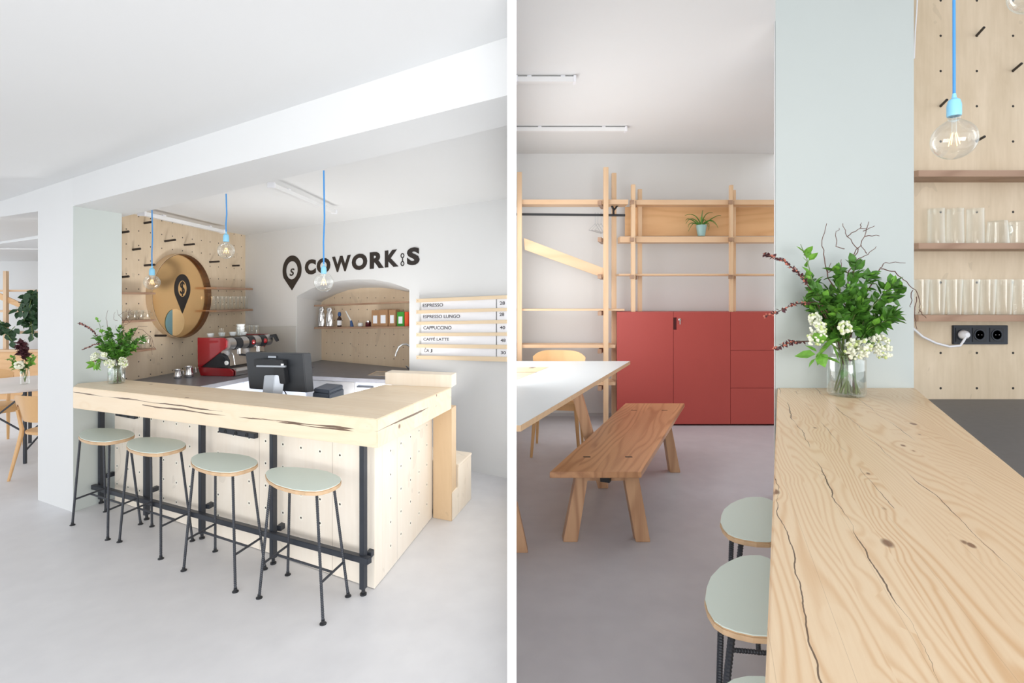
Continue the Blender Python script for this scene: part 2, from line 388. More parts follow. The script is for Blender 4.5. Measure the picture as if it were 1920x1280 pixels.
# ceiling in front of the beam
far = [V(q.x, q.y, q.z) for q in ft]; near = [V(q.x+(.6 if i == 3 else 0)*0, -3.5, far[i].z) for i, q in enumerate(far)]
near[2].x = -2.2; near[1].x = -5; near[0].x = -9
mb = MB(); mb.add(far+near+[q+V(0, 0, .05) for q in far+near], [(i, i+1, 4+i+1, 4+i) for i in range(3)]+[(8+i, 8+i+1, 12+i+1, 12+i) for i in range(3)]+[(3, 7, 15, 11)])
struct(mb.build('ceiling_front', 'ceil'))
# bar room walls
cz = P(460, 441, C0.y).z; mr = menu.hit(946.5); mz = menu.P(946.5, 371).z
menu_end = menu.a+menu.d*(menu.d.dot(mr-menu.a)+.05)
L = (Vector((mr.x, mr.y))-C0)
# menu wall with arched niche: front sheet with opening, jambs, vault
def arch_pts(u0, u1, pts, w): return [w.P(u, v) for u, v in pts]
fr = [(556.7, 712), (556.7, 556), (560.6, 553), (585, 540.5), (610, 531.5), (640, 526), (670, 523.6), (700, 523.8), (730, 529), (750, 535.5), (767.4, 543), (767.4, 712)]
FA = [menu.P(u, v) for u, v in fr]; FA[0].z = 0; FA[-1].z = 0
depth = Vector((.13, 1)).normalized()*.60
nb = Wall(Vector((FA[0].x, FA[0].y))+depth, menu.d)      # back of the niche
rr = [(604, 712), (604, 566), (607, 563), (628, 552), (650, 544), (672, 540), (700, 538.5), (722, 539.5), (742, 542), (756, 544.5), (767.4, 547.5), (775, 712)]
RA = [nb.P(u, v) for u, v in rr]; RA[0].z = 0
RA[-1].z = 0
dv = Vector((depth.x, depth.y, 0))
RA[10] = FA[10]+dv; RA[10].z = RA[9].z-.02; RA[11] = FA[11]+dv; RA[11].z = 0
for i in range(12):                                 # back edge of each vault strip stands straight behind the front one
    q = FA[i]+dv; RA[i] = V(q.x, q.y, RA[i].z if i not in (0, 11) else 0)
# interpolate heights of the back arch at those positions
def arch_z(x):
    pts = sorted([(nb.P(u, v).x, nb.P(u, v).z) for u, v in rr[1:-1]])
    for (xa, za), (xb, zb) in zip(pts, pts[1:]):
        if xa <= x <= xb: return za+(zb-za)*(x-xa)/(xb-xa)
    return pts[0][1] if x < pts[0][0] else pts[-1][1]
for i in range(1, 11): RA[i].z = arch_z(RA[i].x)
mb = MB()
W0 = V(C0.x, C0.y, 0); W1 = V(C0.x, C0.y, 2.7); E0 = V(XP, mr.y, 0); E1 = V(XP, mr.y, 2.7)
tops = [V(q.x, q.y, 2.7) for q in FA]
vs = FA+tops+RA+[W0, W1, E0, E1]
fs = [(i, i+1, 12+i+1, 12+i) for i in range(1, 10)]+[(i, i+1, 24+i+1, 24+i) for i in range(0, 11)]
fs += [(36, 0, 1, 12+1, 37), (11, 38, 39, 12+10, 10)]
mb.add(vs, fs); struct(mb.build('wall_menu', 'wall'))
M['plyniche'] = ply('niche birch plywood with drilled holes', srgb(244, 224, 196), srgb(226, 200, 168), .147, .142, .10, .05, .0062)
o0 = FA[0]+dv*1.0
b = MB().prism([V(q.x, q.y, 0)+dv*.0 for q in [RA[0]-V(*(menu.d*.1), 0)]]+[RA[11]+V(*(menu.d*.1), 0)]+[V(RA[11].x, RA[11].y, 2.3)+V(*(menu.d*.1), 0), V(RA[0].x, RA[0].y, 2.3)-V(*(menu.d*.1), 0)], V(*(-nb.n*.05), 0))
struct(b.build('wall_niche_back', M['plyniche'], rz=menu.rz, org=V(RA[0].x, RA[0].y, 0)))
# drilled plywood wall
M['plypeg'] = ply('tan birch peg wall plywood', srgb(234, 216, 191), srgb(212, 190, 160), .1435, .1412, .03, .0, .0065)
pe = peg.hit(180)
b = MB().prism([V(C0.x, C0.y, 0), V(pe.x, pe.y, 0), V(pe.x, pe.y, 2.7), V(C0.x, C0.y, 2.7)], V(*(-peg.n*.06), 0))
struct(b.build('wall_peg', M['plypeg'], rz=peg.rz, org=V(pe.x, pe.y, 0)))
# far side of that wall, towards the far room
# bar room ceiling
cb = [V(bk[3].x, bk[3].y-.1, mz+.02), V(bk[2].x, bk[2].y-.1, cz), V(pe.x-.05, pe.y-.4, cz), V(C0.x-.07, C0.y+.05, cz), V(XP, mr.y+.1, mz), V(XP, bk[3].y, mz+.02)]
b = MB().prism([cb[0], cb[1], cb[2], cb[3], cb[4]], (0, 0, .05)); struct(b.build('ceiling_bar', 'ceil'))
# far room on the left
b = MB().box(-12, C0.x-.5, 9.5, 9.6, 0, 3); struct(b.build('wall_far', 'wall'))
b = MB().add([bk[0], bk[1]+V(.3, -.02, 0), V(-3.9, 9.55, 2.265), V(-12, 9.55, 2.265), bk[0]+V(0, 0, .12), bk[1]+V(.3, 0, .12)], [(4, 5, 2, 3), (0, 1, 5, 4)])
struct(b.build('ceiling_far', 'ceil'))
# ------------------------------------------------------------------ right-hand place: structure
WR = 1600/220.0                                   # back wall distance
CR = P(1200, 288, WR).z
b = MB().box(.0125, 6.5, WR, WR+.1, 0, 4.3); struct(b.build('wall_back_right', 'wall'))
YC = (CAM-CT)*FP/167.0                            # face of the green pillar
rd = Vector((.4935, 1)).normalized()
pl = P(1454, 600, YC); pr = P(1713.5, 600, YC)
mb = MB().slab([(.0125, -3.5), (-3.5*.4935, -3.5), (pl.x, YC), (pl.x+.4935*(WR+.1-YC), WR+.1), (.0125, WR+.1)], CR, CR+.08)
mb = MB().slab([(.0125, 0.03), (pl.x, YC), (pl.x+.4935*(WR+.1-YC), WR+.1), (.0125, WR+.1)], CR, 4.25)
struct(mb.build('ceiling_right', 'ceil'))
b = MB().box(.0, 7, -3.5, 4.3, 4.25, 4.32); struct(b.build('ceiling_bar_right', 'ceil'))
mb = MB().slab([(pl.x, YC), (pr.x, YC), (pr.x, YC+.55), (pl.x+.4935*.55, YC+.55)], 0, 4.25)
struct(mb.build('wall_pillar_right', 'pillar'))
mb = MB().slab([(pl.x-.006, YC+.004), (pl.x, YC+.004), (pl.x+.4935*.55, YC+.55), (pl.x+.4935*.55-.012, YC+.55)], 0, 4.25)
struct(mb.build('wall_pillar_right_white_side', 'wall'))
WZ = .82; YP = (CAM-WZ)*FP/188.0
M['plyright'] = ply('pale birch peg wall plywood', srgb(226, 208, 182), srgb(200, 180, 150), 67.9*YP/FP, 66.05*YP/FP, (1763.7-960)*YP/FP-3.0, P(0, 1, YP).z, .0095)
b = MB().box(3.0, 6.5, YP, YP+.08, 0, 4.3); struct(b.build('wall_peg_right', M['plyright'], org=(3.0, 0, 0)))
b = MB().box(.02, 3, WR-.012, WR, 0, .045); struct(b.build('baseboard_right', 'plinth'))

# ------------------------------------------------------------------ bar counter (left)
def XY(p): return (p.x, p.y)
A_, B_, C_, D_, E_, G_ = (PZ(*q, CT) for q in ((137, 725), (707.5, 785.6), (846.5, 726), (721, 720.6), (619, 746.3), (231, 711.2)))
bz = P(707.5, 840.4, B_.y).z
rzc = math.atan2(B_.y-A_.y, B_.x-A_.x)
bar = thing('bar_counter', 'L-shaped bar counter with a thick pine top over drilled pale plywood', 'bar counter', (B_.x, B_.y, 0))
mb = MB().slab([XY(A_), XY(B_), XY(C_), XY(D_), XY(E_), XY(G_), (P1.x+.03, P1.y+.0)], bz, CT)
mb.build('countertop', 'pine', bar, rz=rzc, org=V(B_.x, B_.y, CT), bevel=.004)
k1 = PZ(205, 935, 0); k2 = PZ(702.4, 1105, 0); k3 = PZ(810.7, 969.4, 0)
dd = (k1-k2).normalized(); k1 = k2+dd*2.72
inn = V(dd.y, -dd.x, 0)*-.02 if V(dd.y, -dd.x, 0).y < 0 else V(dd.y, -dd.x, 0)*.02
sd = (k3-k2).normalized()
mb = MB().slab([XY(k2), XY(k1), XY(k1+sd*.10), XY(k2+sd*.10)], .003, bz-.001)
mb.build('front_panel', 'plywhite', bar, rz=math.atan2(-dd.y, -dd.x), org=k2, bevel=.002)
mb = MB().slab([XY(k2+sd*.101), XY(k3), XY(k3+V(-.10, .01, 0)), XY(k2+sd*.101+V(-.10, .01, 0))], .003, bz-.001)
mb.build('side_panel', 'plywhite', bar, rz=math.atan2(sd.y, sd.x), org=k2)
l0 = PZ(811, 970.5, 0); l1 = PZ(846.7, 977, 0)
mb = MB().slab([XY(l0+V(.004, 0, 0)), XY(l1), XY(l1+V(.02, .12, 0)), XY(l0+V(.03, .12, 0))], 0, bz-.001)
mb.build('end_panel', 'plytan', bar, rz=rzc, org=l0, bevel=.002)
r0 = PZ(722, 720.6, CT); r1 = PZ(846.5, 726.5, CT)
rt = P(722, 696.5, r0.y).z
mb = MB().slab([XY(r0), XY(r1), XY(r1+V(.02, .14, 0)), XY(r0+V(.02, .14, 0))], CT, rt-.006)
mb.build('raised_ledge', 'plyplain', bar, bevel=.002)
mb = MB().slab([XY(k1+V(.25, .35, 0)), XY(k2+V(-.12, .42, 0)), XY(k2+V(-.05, .9, 0)), XY(k1+V(.35, .85, 0))], .66, .69)
# low service desk behind the bar
sv = [PZ(430, 760, .70), PZ(690, 790, .70)]
desk = thing('service_desk', 'low grey service shelf behind the bar top under the till screen', 'desk', (-1.6, 4.0, 0))
pa = V(E_.x, E_.y, 0)+V(-.02, .02, 0); pb_ = V(G_.x, G_.y, 0)+V(.3, -.02, 0); du = V(.10, .42, 0)
mb = MB().slab([XY(pa), XY(pb_), XY(pb_+du), XY(pa+du)], .665, .70); mb.build('shelf_top', 'worktop', desk, bevel=.003)
for t in (.06, .5, .94):
    q = lerp(pa+du*.5, pb_+du*.5, t); MB().box(q.x-.02, q.x+.02, q.y-.13, q.y+.13, 0, .664).build('leg', 'bluewhite', desk)
# steel frame: posts and foot rail
fr_ = thing('foot_rail_frame', 'black steel post frame with a long foot rail under the bar', 'foot rail', (k2.x, k2.y, 0))
posts = []
for (u, v) in ((184.5, 945), (269.5, 976), (373.5, 1012), (507.5, 1060), (677, 1119)):
    q = PZ(u, v, 0)+V(.006, .022, 0); posts.append(q)
    p = MB().slab([(q.x-.019, q.y-.012), (q.x+.007, q.y-.022), (q.x+.019, q.y+.012), (q.x-.007, q.y+.022)], .035, bz-.001).build('post', 'black', fr_, bevel=.0015)
    mb = MB().lathe([(.018, .0), (.018, .01), (.010, .012), (.010, .034)], (q.x, q.y, 0), 12); mb.build('foot_screw', 'rubber', p)
    MB().bar(q+V(0, 0, .205)+sd*.02+V(.02, 0, 0), q+V(.02, 0, .205)+sd*.085, .030).build('bracket', 'black', fr_)
ra = P(175, 912, posts[0].y-.04); rb = P(693, 1051, posts[-1].y-.045)
MB().bar(ra, rb, .034, .034).build('rail', 'black', fr_, bevel=.002)
# power strips under the top
fp = Wall(k2, (dd.x, dd.y))
for i, (u0, v0, u1, v1, h, lab) in enumerate(((224, 771, 259.5, 777.5, 5, 'short dark socket strip under the bar top near the white pillar'), (417.5, 799.5, 484.5, 811, 7, 'longer dark socket strip under the middle of the bar top'))):
    a = fp.P(u0, v0); c = fp.P(u1, v1); hh = h*a.y/FP
    nrm = V(fp.n.x, fp.n.y, 0)
    t = thing('socket_strip', lab, 'power strip', a, 'socket strips under the bar')
    MB().prism([a, c, c-V(0, 0, hh*1.3), a-V(0, 0, hh*1.3)], nrm*.03).build('housing', 'black', t, bevel=.002)
    for j in range(3 if i else 2):
        q = lerp(a, c, (.2, .5, .8)[j] if i else (.3, .7)[j])-V(0, 0, hh*.65)+nrm*.0305
        MB().lathe([(.012, 0), (.012, .003), (.008, .003), (.008, 0.0005)], q, 12, nrm).build('socket', 'rubber', t)
# steps beside the bar
s0 = PZ(847.5, 977, 0); s1 = PZ(883.5, 935, 0); sz = P(883.5, 848.5, s1.y).z
st = thing('step_box', 'pale plywood step box behind the end of the bar', 'steps', (s0.x, s0.y, 0))
sdv = (s1-s0)
mid = s0+sdv*.30
mb = MB().slab([XY(mid), XY(s1), XY(s1+V(-.62, .30, 0)), XY(mid+V(-.55, .28, 0))], .0, sz-.018); mb.build('upper_step', 'plyplain', st, bevel=.002)
mb = MB().slab([XY(mid-sdv*.01+V(.004,0,0)), XY(s1+V(.004, .004, 0)), XY(s1+V(-.62, .304, 0)), XY(mid-sdv*.01+V(-.55, .28, 0))], sz-.017, sz); mb.build('upper_tread', 'plyplain', st, bevel=.002)
mb = MB().slab([XY(s0), XY(mid-sdv*.005), XY(mid-sdv*.005+V(-.55, .28, 0)), XY(s0+V(-.03, .16, 0))], .0, sz*.55); mb.build('lower_step', 'plyplain', st, bevel=.002)

# ------------------------------------------------------------------ bar stools
ST = .64
oc = [(132,165),(145,149),(170,134),(205,127),(250,124),(330,125),(400,131),(480,140),(550,154),(605,176),(632,192),(641,208),(634,226),(605,247),(560,266),(515,279),(470,285),(400,283),(330,275),(260,258),(200,238),(155,210),(138,188)]
op = [PZ(460+x/3.556, 840+y/3.556, ST) for x, y in oc]
ctr = sum(op, Vector())/len(op); sc0 = V(ctr.x, ctr.y, 0)
feet = [PZ(486, 1121, 0), PZ(539.6, 1077.6, 0), PZ(605.7, 1169.6, 0), PZ(652.6, 1117.8, 0)]
tz = ST-.03
topp = [PZ(507, 909, tz), PZ(543.7, 889, tz), PZ(593.6, 922, tz), PZ(625, 905, tz)]
def rebar(mb, a, b, r, pitch=.011):
    a = Vector(a); b = Vector(b); n = max(4, int((b-a).length/pitch)*2); pts = []; rs = []
    for i in range(n+1):
        pts.append(lerp(a, b, i/n)); rs.append(r*(1.14 if i % 2 else .92))
    return mb.tube(pts, rs, 8)
def at(l, z): a, c = l; return lerp(c, a, z/a.z)
def make_stool(grp, lr, label):
  stool = thing('bar_stool', label, 'bar stool', sc0, grp)
  seat = MB().prism([V(q.x, q.y, ST-.026) for q in op], (0, 0, .022)).build('seat', 'plyedge', stool, bevel=.004)
  MB().prism([V(q.x, q.y, ST-.0038)*1.0+(ctr-V(q.x, q.y, ctr.z))*.012 for q in op], (0, 0, .0038)).build('seat_laminate', 'mint', seat)
  legs = []
  for a, c in zip(topp, feet):
      l = rebar(MB(), a, V(c.x, c.y, .008), lr).build('leg', 'black', stool)
      MB().lathe([(.017, 0), (.017, .005), (.009, .010), (.009, .02)], V(c.x, c.y, 0), 12).build('foot_disc', 'rubber', l)
      legs.append((a, V(c.x, c.y, 0)))
  z1 = .185
  h1 = (at(legs[0], z1), at(legs[1], z1)); h2 = (at(legs[2], z1), at(legs[3], z1))
  for h in (h1, h2): rebar(MB(), h[0], h[1], lr*.85).build('stretcher', 'black', stool)
  rebar(MB(), lerp(h1[0], h1[1], .52)-V(0, 0, .004), lerp(h2[0], h2[1], .52)-V(0, 0, .004), lr*.85).build('stretcher', 'black', stool)
  return stool
stool = make_stool('bar stools at the left-hand bar', .0073, 'x')
f4 = PZ(486, 1121, 0)
stools = [(stool, f4, 'mint-topped bar stool nearest the open right end of the left-hand bar')]
stool['label'] = stools[0][2]
for (u, v, lab) in ((135.8, 984.5, 'mint-topped bar stool in front of the white pillar, leftmost of the four'),
                    (224, 1016, 'mint-topped bar stool second from the left at the left-hand bar'),
                    (344.5, 1069.5, 'mint-topped bar stool third from the left at the left-hand bar')):
    c = copy_tree(stool); c.location = sc0+(PZ(u, v, 0)-f4); c['label'] = lab

# ------------------------------------------------------------------ lettering on walls
def patch(c00, c10, c11, c01, n):                  # bottom-left, bottom-right, top-right, top-left
    def f(x, y, z=0.0): return lerp(lerp(c00, c10, x), lerp(c01, c11, x), y)+n*z
    return f
def glyph(body, f, name, mat, parent, bold=0.0, thick=.003, shear=0.0, obj=True):
    cu = bpy.data.curves.new('t', 'FONT'); cu.body = body; cu.offset = bold; cu.extrude = .01; cu.resolution_u = 4; cu.shear = shear
    o = bpy.data.objects.new('t', cu); COL.objects.link(o)
    dg = bpy.context.evaluated_depsgraph_get(); me = bpy.data.meshes.new_from_object(o.evaluated_get(dg))
    xs = [v.co.x for v in me.vertices]; ys = [v.co.y for v in me.vertices]
    x0, x1, y0, y1 = min(xs), max(xs), min(ys), max(ys)
    mb = MB(); mb.add([f((v.co.x-x0)/(x1-x0), (v.co.y-y0)/(y1-y0), thick*(1.1 if v.co.z > 0 else .1)) for v in me.vertices], [tuple(p.vertices) for p in me.polygons])
    bpy.data.objects.remove(o); bpy.data.curves.remove(cu); bpy.data.meshes.remove(me)
    return mb.build(name, mat, parent)
def pin(mb, f, cx, cy, R, tipy, ri, thick):        # map pin ring in patch units (x scaled by aspect inside f)
    outer = []; nseg = 36
    a0 = math.radians(-28)
    for i in range(nseg+1):
        a = a0+(math.pi-2*a0)*i/nseg; outer.append((cx+R*math.cos(a), cy+R*math.sin(a)))
    inner = [(cx+ri*math.cos(a0+(math.pi-2*a0)*i/nseg), cy+ri*math.sin(a0+(math.pi-2*a0)*i/nseg)) for i in range(nseg+1)]
    # close inner ring at the bottom
    extra_o = []; extra_i = []
    m = 14
    aend = math.pi-a0; span = 2*math.pi-(math.pi-2*a0)
    for i in range(1, m):
        a = aend+span*i/m; extra_i.append((cx+ri*math.cos(a), cy+ri*math.sin(a)))
        t = i/m
        if t <= .5: px, py = outer[-1][0]+(cx-outer[-1][0])*t*2, outer[-1][1]+(tipy-outer[-1][1])*t*2
        else: px, py = cx+(outer[0][0]-cx)*(t-.5)*2, tipy+(outer[0][1]-tipy)*(t-.5)*2
        extra_o.append((px, py))
    O = outer+extra_o; I = inner+extra_i; n = len(O)
    vs = [f(x, y, thick) for x, y in O]+[f(x, y, thick) for x, y in I]+[f(x, y, 0.0003) for x, y in O]+[f(x, y, 0.0003) for x, y in I]
    fs = []
    for i in range(n):
        j = (i+1) % n
        fs += [(i, j, n+j, n+i), (i, 2*n+i, 2*n+j, j), (n+i, n+j, 3*n+j, 3*n+i)]
    return mb.add(vs, fs)
def mpx(x, y, ox, oy, s): return (ox+x/s, oy+y/s)
nm = V(menu.n.x, menu.n.y, 0)
sign = thing('wall_lettering', 'black wall lettering COWORK S with a map pin above the arched niche', 'sign', menu.P(520, 520))
def mP(x, y, off=.0): return menu.P(440+x/3.69, 300+y/3.69, off)
base = lambda x: 795-(x-487)*(73/793.0); cap = lambda x: 692-(x-487)*(93/793.0)
LB = {'C': .06, 'O': .055, 'W': .04, 'S': .05}
for ch, xa, xb in (('C', 487, 563), ('O', 569, 663), ('W', 675, 804), ('O', 812, 918), ('R', 936, 1033), ('K', 1040, 1134), ('S', 1193, 1280)):
    f = patch(mP(xa, base(xa)), mP(xb, base(xb)), mP(xb, cap(xb)), mP(xa, cap(xa)), nm)
    glyph(ch, f, 'letter', 'ink', sign, bold=LB.get(ch, .045), thick=.004)
f = patch(mP(332, 908), mP(465, 895), mP(465, 690), mP(332, 703), nm)
mb = MB(); f2 = lambda x, y, z=0.0: f(.5+x*.5, y, z)
pin(mb, f2, 0, .68, .98, 0.0, 1e-3, .004); mb2 = MB()
asp = (mP(465, 800)-mP(332, 800)).length/(mP(400, 700)-mP(400, 908)).length
f3 = lambda x, y, z=0.0: f(.5+x*.5, .68+y*.5*asp, z)
mb = MB(); pin(mb, f3, 0, 0, .98, -1.36/asp, .60, .004); mb.build('map_pin', 'ink', sign)
fs_ = patch(mP(382, 802), mP(414, 798), mP(414, 748), mP(382, 752), nm)
glyph('S', fs_, 'letter', 'ink', sign, bold=.02, thick=.004, shear=.2)
mb = MB()                                           # two linked rings
for cy in (661, 716):
    c = mP(1162, cy); r = (mP(1175, cy)-c).length
    for i in range(20):
        a0, a1 = 2*math.pi*i/20, 2*math.pi*(i+1)/20
        ee = lambda a, rr: c+V(menu.d.x, menu.d.y, 0)*rr*math.cos(a)+V(0, 0, 1)*rr*math.sin(a)
        mb.prism([ee(a0, r*.6)+nm*.001, ee(a1, r*.6)+nm*.001, ee(a1, r)+nm*.001, ee(a0, r)+nm*.001], nm*.003)
mb.prism([mP(1159, 673)+nm*.001, mP(1165, 673)+nm*.001, mP(1165, 704)+nm*.001, mP(1159, 704)+nm*.001], nm*.003)
mb.build('linked_rings', 'ink', sign)
# menu board
def aP(u, v, off=0.0): return menu.P(u, v, off)
board = thing('menu_board', 'wall menu of white drink cards held between six pale wooden slats', 'menu board', aP(860, 615))
for (la, lb, ra_, rb_) in ((560.2, 567, 553.4, 560), (581.3, 587.8, 577, 583.2), (602.7, 608.6, 599.5, 606), (623.8, 629.9, 622.6, 629), (644.7, 651, 646, 653.4), (665.9, 672.4, 668.3, 677)):
    q = [aP(784.7, la), aP(954, ra_-(la-ra_)*.045), aP(954, rb_-(lb-rb_)*.045), aP(784.7, lb)]
    sl_ = MB().prism([p+nm*.012 for p in q], nm*.022).build('slat', 'slat', board, rz=menu.rz, org=q[0], bevel=.001)
    MB().lathe([(.004, 0), (.004, .001), (.0001, .001)], aP(798.5, (la+lb)/2-.3)+nm*.034, 10, nm).build('screw', 'ink', sl_)
rows = ((567, 581.3, 560, 577), (587.8, 602.7, 583.2, 599.5), (608.6, 623.8, 606, 622.6), (629.9, 644.7, 629, 646), (651, 665.9, 653.4, 668.3))
for la, lb, ra_, rb_ in rows:
    t = (931-784.7)/(946.5-784.7); m = lambda a, c, tt: a+(c-a)*tt
    for (x0, x1) in ((791, 930.6), (932.6, 954)):
        t0 = (x0-784.7)/161.8; t1 = (x1-784.7)/161.8
        MB().prism([aP(x0, m(la, ra_, t0)-2)+nm*.004, aP(x1, m(la, ra_, t1)-2)+nm*.004, aP(x1, m(lb, rb_, t1)+2)+nm*.004, aP(x0, m(lb, rb_, t0)+2)+nm*.004], nm*.003).build('menu_card', 'card', board)
c2 = lambda x, y: (440+x/3.69, 300+y/3.69)
for word, x0, x1, yl0, yl1, yr0, yr1 in (('ESPRESSO', 1305, 1446, 994, 1017, 990, 1012), ('ESPRESSO LUNGO', 1308, 1563, 1072, 1093, 1068, 1091), ('CAPPUCCINO', 1310, 1504, 1148, 1171, 1147, 1171),
    ('CAFFÉ LATTE', 1310, 1486, 1223, 1248, 1224, 1249), ('ČA', 1315, 1349, 1297, 1328, 1297, 1328), ('J', 1354, 1371, 1305, 1330, 1306, 1331),
    ('28', 1838, 1873, 978, 1001, 977, 1000), ('28', 1836, 1868, 1056, 1079, 1055, 1078), ('40', 1838, 1875, 1147, 1169, 1147, 1169), ('48', 1843, 1878, 1236, 1257, 1236, 1257), ('30', 1845, 1880, 1320, 1342, 1321, 1343)):
    q = [aP(*c2(x0, yl1)), aP(*c2(x1, yr1)), aP(*c2(x1, yr0)), aP(*c2(x0, yl0))]
    glyph(word, patch(q[0]+nm*.0078, q[1]+nm*.0078, q[2]+nm*.0078, q[3]+nm*.0078, nm), 'lettering', 'text', board, bold=.012, thick=.0012)
# glass splashback in the corner
q = [aP(468, 700), aP(556, 705), aP(556, 611.5), aP(468, 612)]
q[0].z = q[1].z = WZ_+.002
tag(MB().prism([p+nm*.003 for p in q], nm*.008).build('splashback', 'glasspanel'), 'glossy pale grey glass splashback behind the espresso machine', 'splashback')

# ------------------------------------------------------------------ niche, back counter
bc0 = PZ(500, 700.5, .82); bc1 = PZ(722, 709.8, .82)
cw = thing('back_counter', 'dark grey worktop along the niche with a small inset sink', 'worktop', (bc0.x, bc0.y, 0))
fl = (bc1-bc0).normalized(); e1 = PZ(822, 716, .82)
def to_menu(p): return V(p.x, p.y, 0)-V(menu.n.x, menu.n.y, 0)*((Vector((p.x, p.y))-menu.a).dot(menu.n)-.002)
nbk = lambda p, e: p
mb = MB().slab([XY(bc0), XY(e1), XY(to_menu(e1)), XY(to_menu(bc0))], .78, .82)
mb.slab([XY(FA[0]+V(.02, -.05, 0)), XY(FA[11]+V(-.02, -.05, 0)), XY(RA[11]+V(-.02, -.06, 0)), XY(RA[0]+V(.02, -.06, 0))], .7805, .8195)
mb.build('worktop', 'worktop', cw, bevel=.002)
sa, sb = PZ(690, 703, .82), PZ(730, 706, .82)
mb = MB().slab([XY(PZ(688, 704, .82)), XY(PZ(742, 706, .82)), XY(PZ(748, 697.5, .82)), XY(PZ(706, 696, .82))], .8201, .824); mb.build('sink_rim', 'chrome', cw)
mb = MB().slab([XY(PZ(694, 703, .82)), XY(PZ(738, 704.6, .82)), XY(PZ(744, 698.5, .82)), XY(PZ(708, 697.2, .82))], .8241, .8244); mb.build('sink_bowl', 'steel', cw)
def cabinet_face(u0, u1, name, label, cat, mat, handle=True, hv=None):
    a = PZ(u0, 707, .8); g = Wall(bc0, (fl.x, fl.y)); p0 = g.hit(u0); p1 = g.hit(u1)
    p0 = V(p0.x, p0.y, 0)+V(.01, .03, 0); p1 = V(p1.x, p1.y, 0)+V(.01, .03, 0)
    t = thing(name, label, cat, p0)
    MB().slab([XY(p0), XY(p1-fl*.004), XY(p1+V(.03, .30, 0)), XY(p0+V(.03, .30, 0))], .06, .778).build('body', mat, t)
    nf = V(fl.y, -fl.x, 0); nf = nf if nf.y < 0 else -nf
    MB().prism([p0+fl*.004+V(0, 0, .07), p1-fl*.008+V(0, 0, .07), p1-fl*.008+V(0, 0, .77), p0+fl*.004+V(0, 0, .77)], nf*.018).build('door', mat, t, bevel=.001)
    if handle:
        hp = lerp(p0, p1, .06); hq = lerp(p0, p1, .5)
        MB().bar(hp+V(0, 0, .73)+nf*.03, hq+V(0, 0, .73)+nf*.03, .012, .014).build('handle', 'black', t)
    return t
cabinet_face(573, 663.5, 'dishwasher', 'brushed steel appliance front under the niche worktop', 'dishwasher', 'steel', False)
cabinet_face(664.5, 735, 'base_cabinet', 'pale blue grey cabinet with a dark bar handle under the sink', 'cabinet', 'bluewhite')
cabinet_face(516, 572, 'base_cabinet', 'pale blue grey cabinet behind the till screen', 'cabinet', 'bluewhite')
# tap
tp = PZ(752, 699, .82)
tap = thing('kitchen_tap', 'tall chrome gooseneck tap at the niche sink', 'tap', tp)
y0 = tp.y
q = [P(741, 668, y0-.05), P(743, 660, y0-.04), P(748, 650, y0-.03), P(755, 645.5, y0-.02), P(762, 645, y0), P(768, 648, y0+.01), P(772, 656, y0+.02), P(773, 672, y0+.02), P(773, 699, y0+.02)]
MB().tube(q, .011, 10).build('spout', 'chrome', tap, smooth=True)
MB().tube([P(773, 690, y0+.02), P(766, 690, y0), P(761, 685.5, y0-.02)], [.016, .014, .006], 8).build('lever', 'chrome', tap, smooth=True)
MB().lathe([(.026, 0), (.026, .012), (.016, .02)], V(q[-1].x, q[-1].y, .82), 14).build('tap_base', 'chrome', tap)
# niche shelves
sh = nb.off(.20); shb = nb.off(.055)
def niche_shelf(v00, v01, v10, v11, lab):
    a, c = sh.P(589, v00), sh.P(766.8, v10); a2, c2_ = sh.P(589, v01), sh.P(766.8, v11)
    nv = V(nb.n.x, nb.n.y, 0)*-.145
    o = MB().prism([a, c, c2_, a2], nv).build('wall_shelf', 'plydark', rz=menu.rz, org=a, bevel=.001); tag(o, lab, 'shelf', 'shelves in the arched niche')
    return (a+c)*.5
niche_shelf(571.6, 574.6, 564.4, 567.4, 'upper wooden shelf in the arched niche, nothing on it')
niche_shelf(613, 616.2, 611.6, 615.2, 'lower wooden shelf in the arched niche holding bags and boxes')
shm = nb.off(.13)
def sp(u, v): return shm.P(u, v)
VB = lambda u: 613-(u-589)*(1.4/178)+.0
def slabitem(u0, u1, vt, d, name, lab, cat, mat, group=None, label_mat=None):
    a = sp(u0, VB(u0)); c = sp(u1, VB(u1)); h = sp(u0, vt).z-a.z; nv = V(nb.n.x, nb.n.y, 0)
    t = thing(name, lab, cat, (a+c)*.5, group)
    zb = max(a.z, c.z)
    MB().prism([a+nv*d/2, c+nv*d/2, c-nv*d/2, a-nv*d/2], (0, 0, h)).build('box_body', mat, t, bevel=.002)
    if label_mat:
        p = [lerp(a, c, .22)+V(0, 0, h*.2), lerp(a, c, .78)+V(0, 0, h*.2), lerp(a, c, .78)+V(0, 0, h*.68), lerp(a, c, .22)+V(0, 0, h*.68)]
        MB().prism([x+nv*(d/2+.0005) for x in p], nv*.001).build('paper_label', label_mat, t)
    return t
slabitem(701, 714.4, 581.5, .07, 'kraft_box', 'brown kraft box with white label, left of three on the niche shelf', 'box', 'kraft', 'kraft boxes on the niche shelf', 'card')
slabitem(715, 731.5, 580.5, .08, 'kraft_box', 'brown kraft box with white label, middle and widest of three on the niche shelf', 'box', 'kraft', 'kraft boxes on the niche shelf', 'card')
slabitem(733, 745.5, 580.5, .07, 'kraft_box', 'brown kraft box with white label, right of three on the niche shelf', 'box', 'kraft', 'kraft boxes on the niche shelf', 'card')
slabitem(748, 761, 584.5, .06, 'tea_packet', 'green packet at the right end of the niche shelf', 'packet', 'green', None, 'card')
slabitem(762, 768.5, 584.3, .06, 'tea_packet', 'orange packet beside the green one on the niche shelf', 'packet', 'orange')
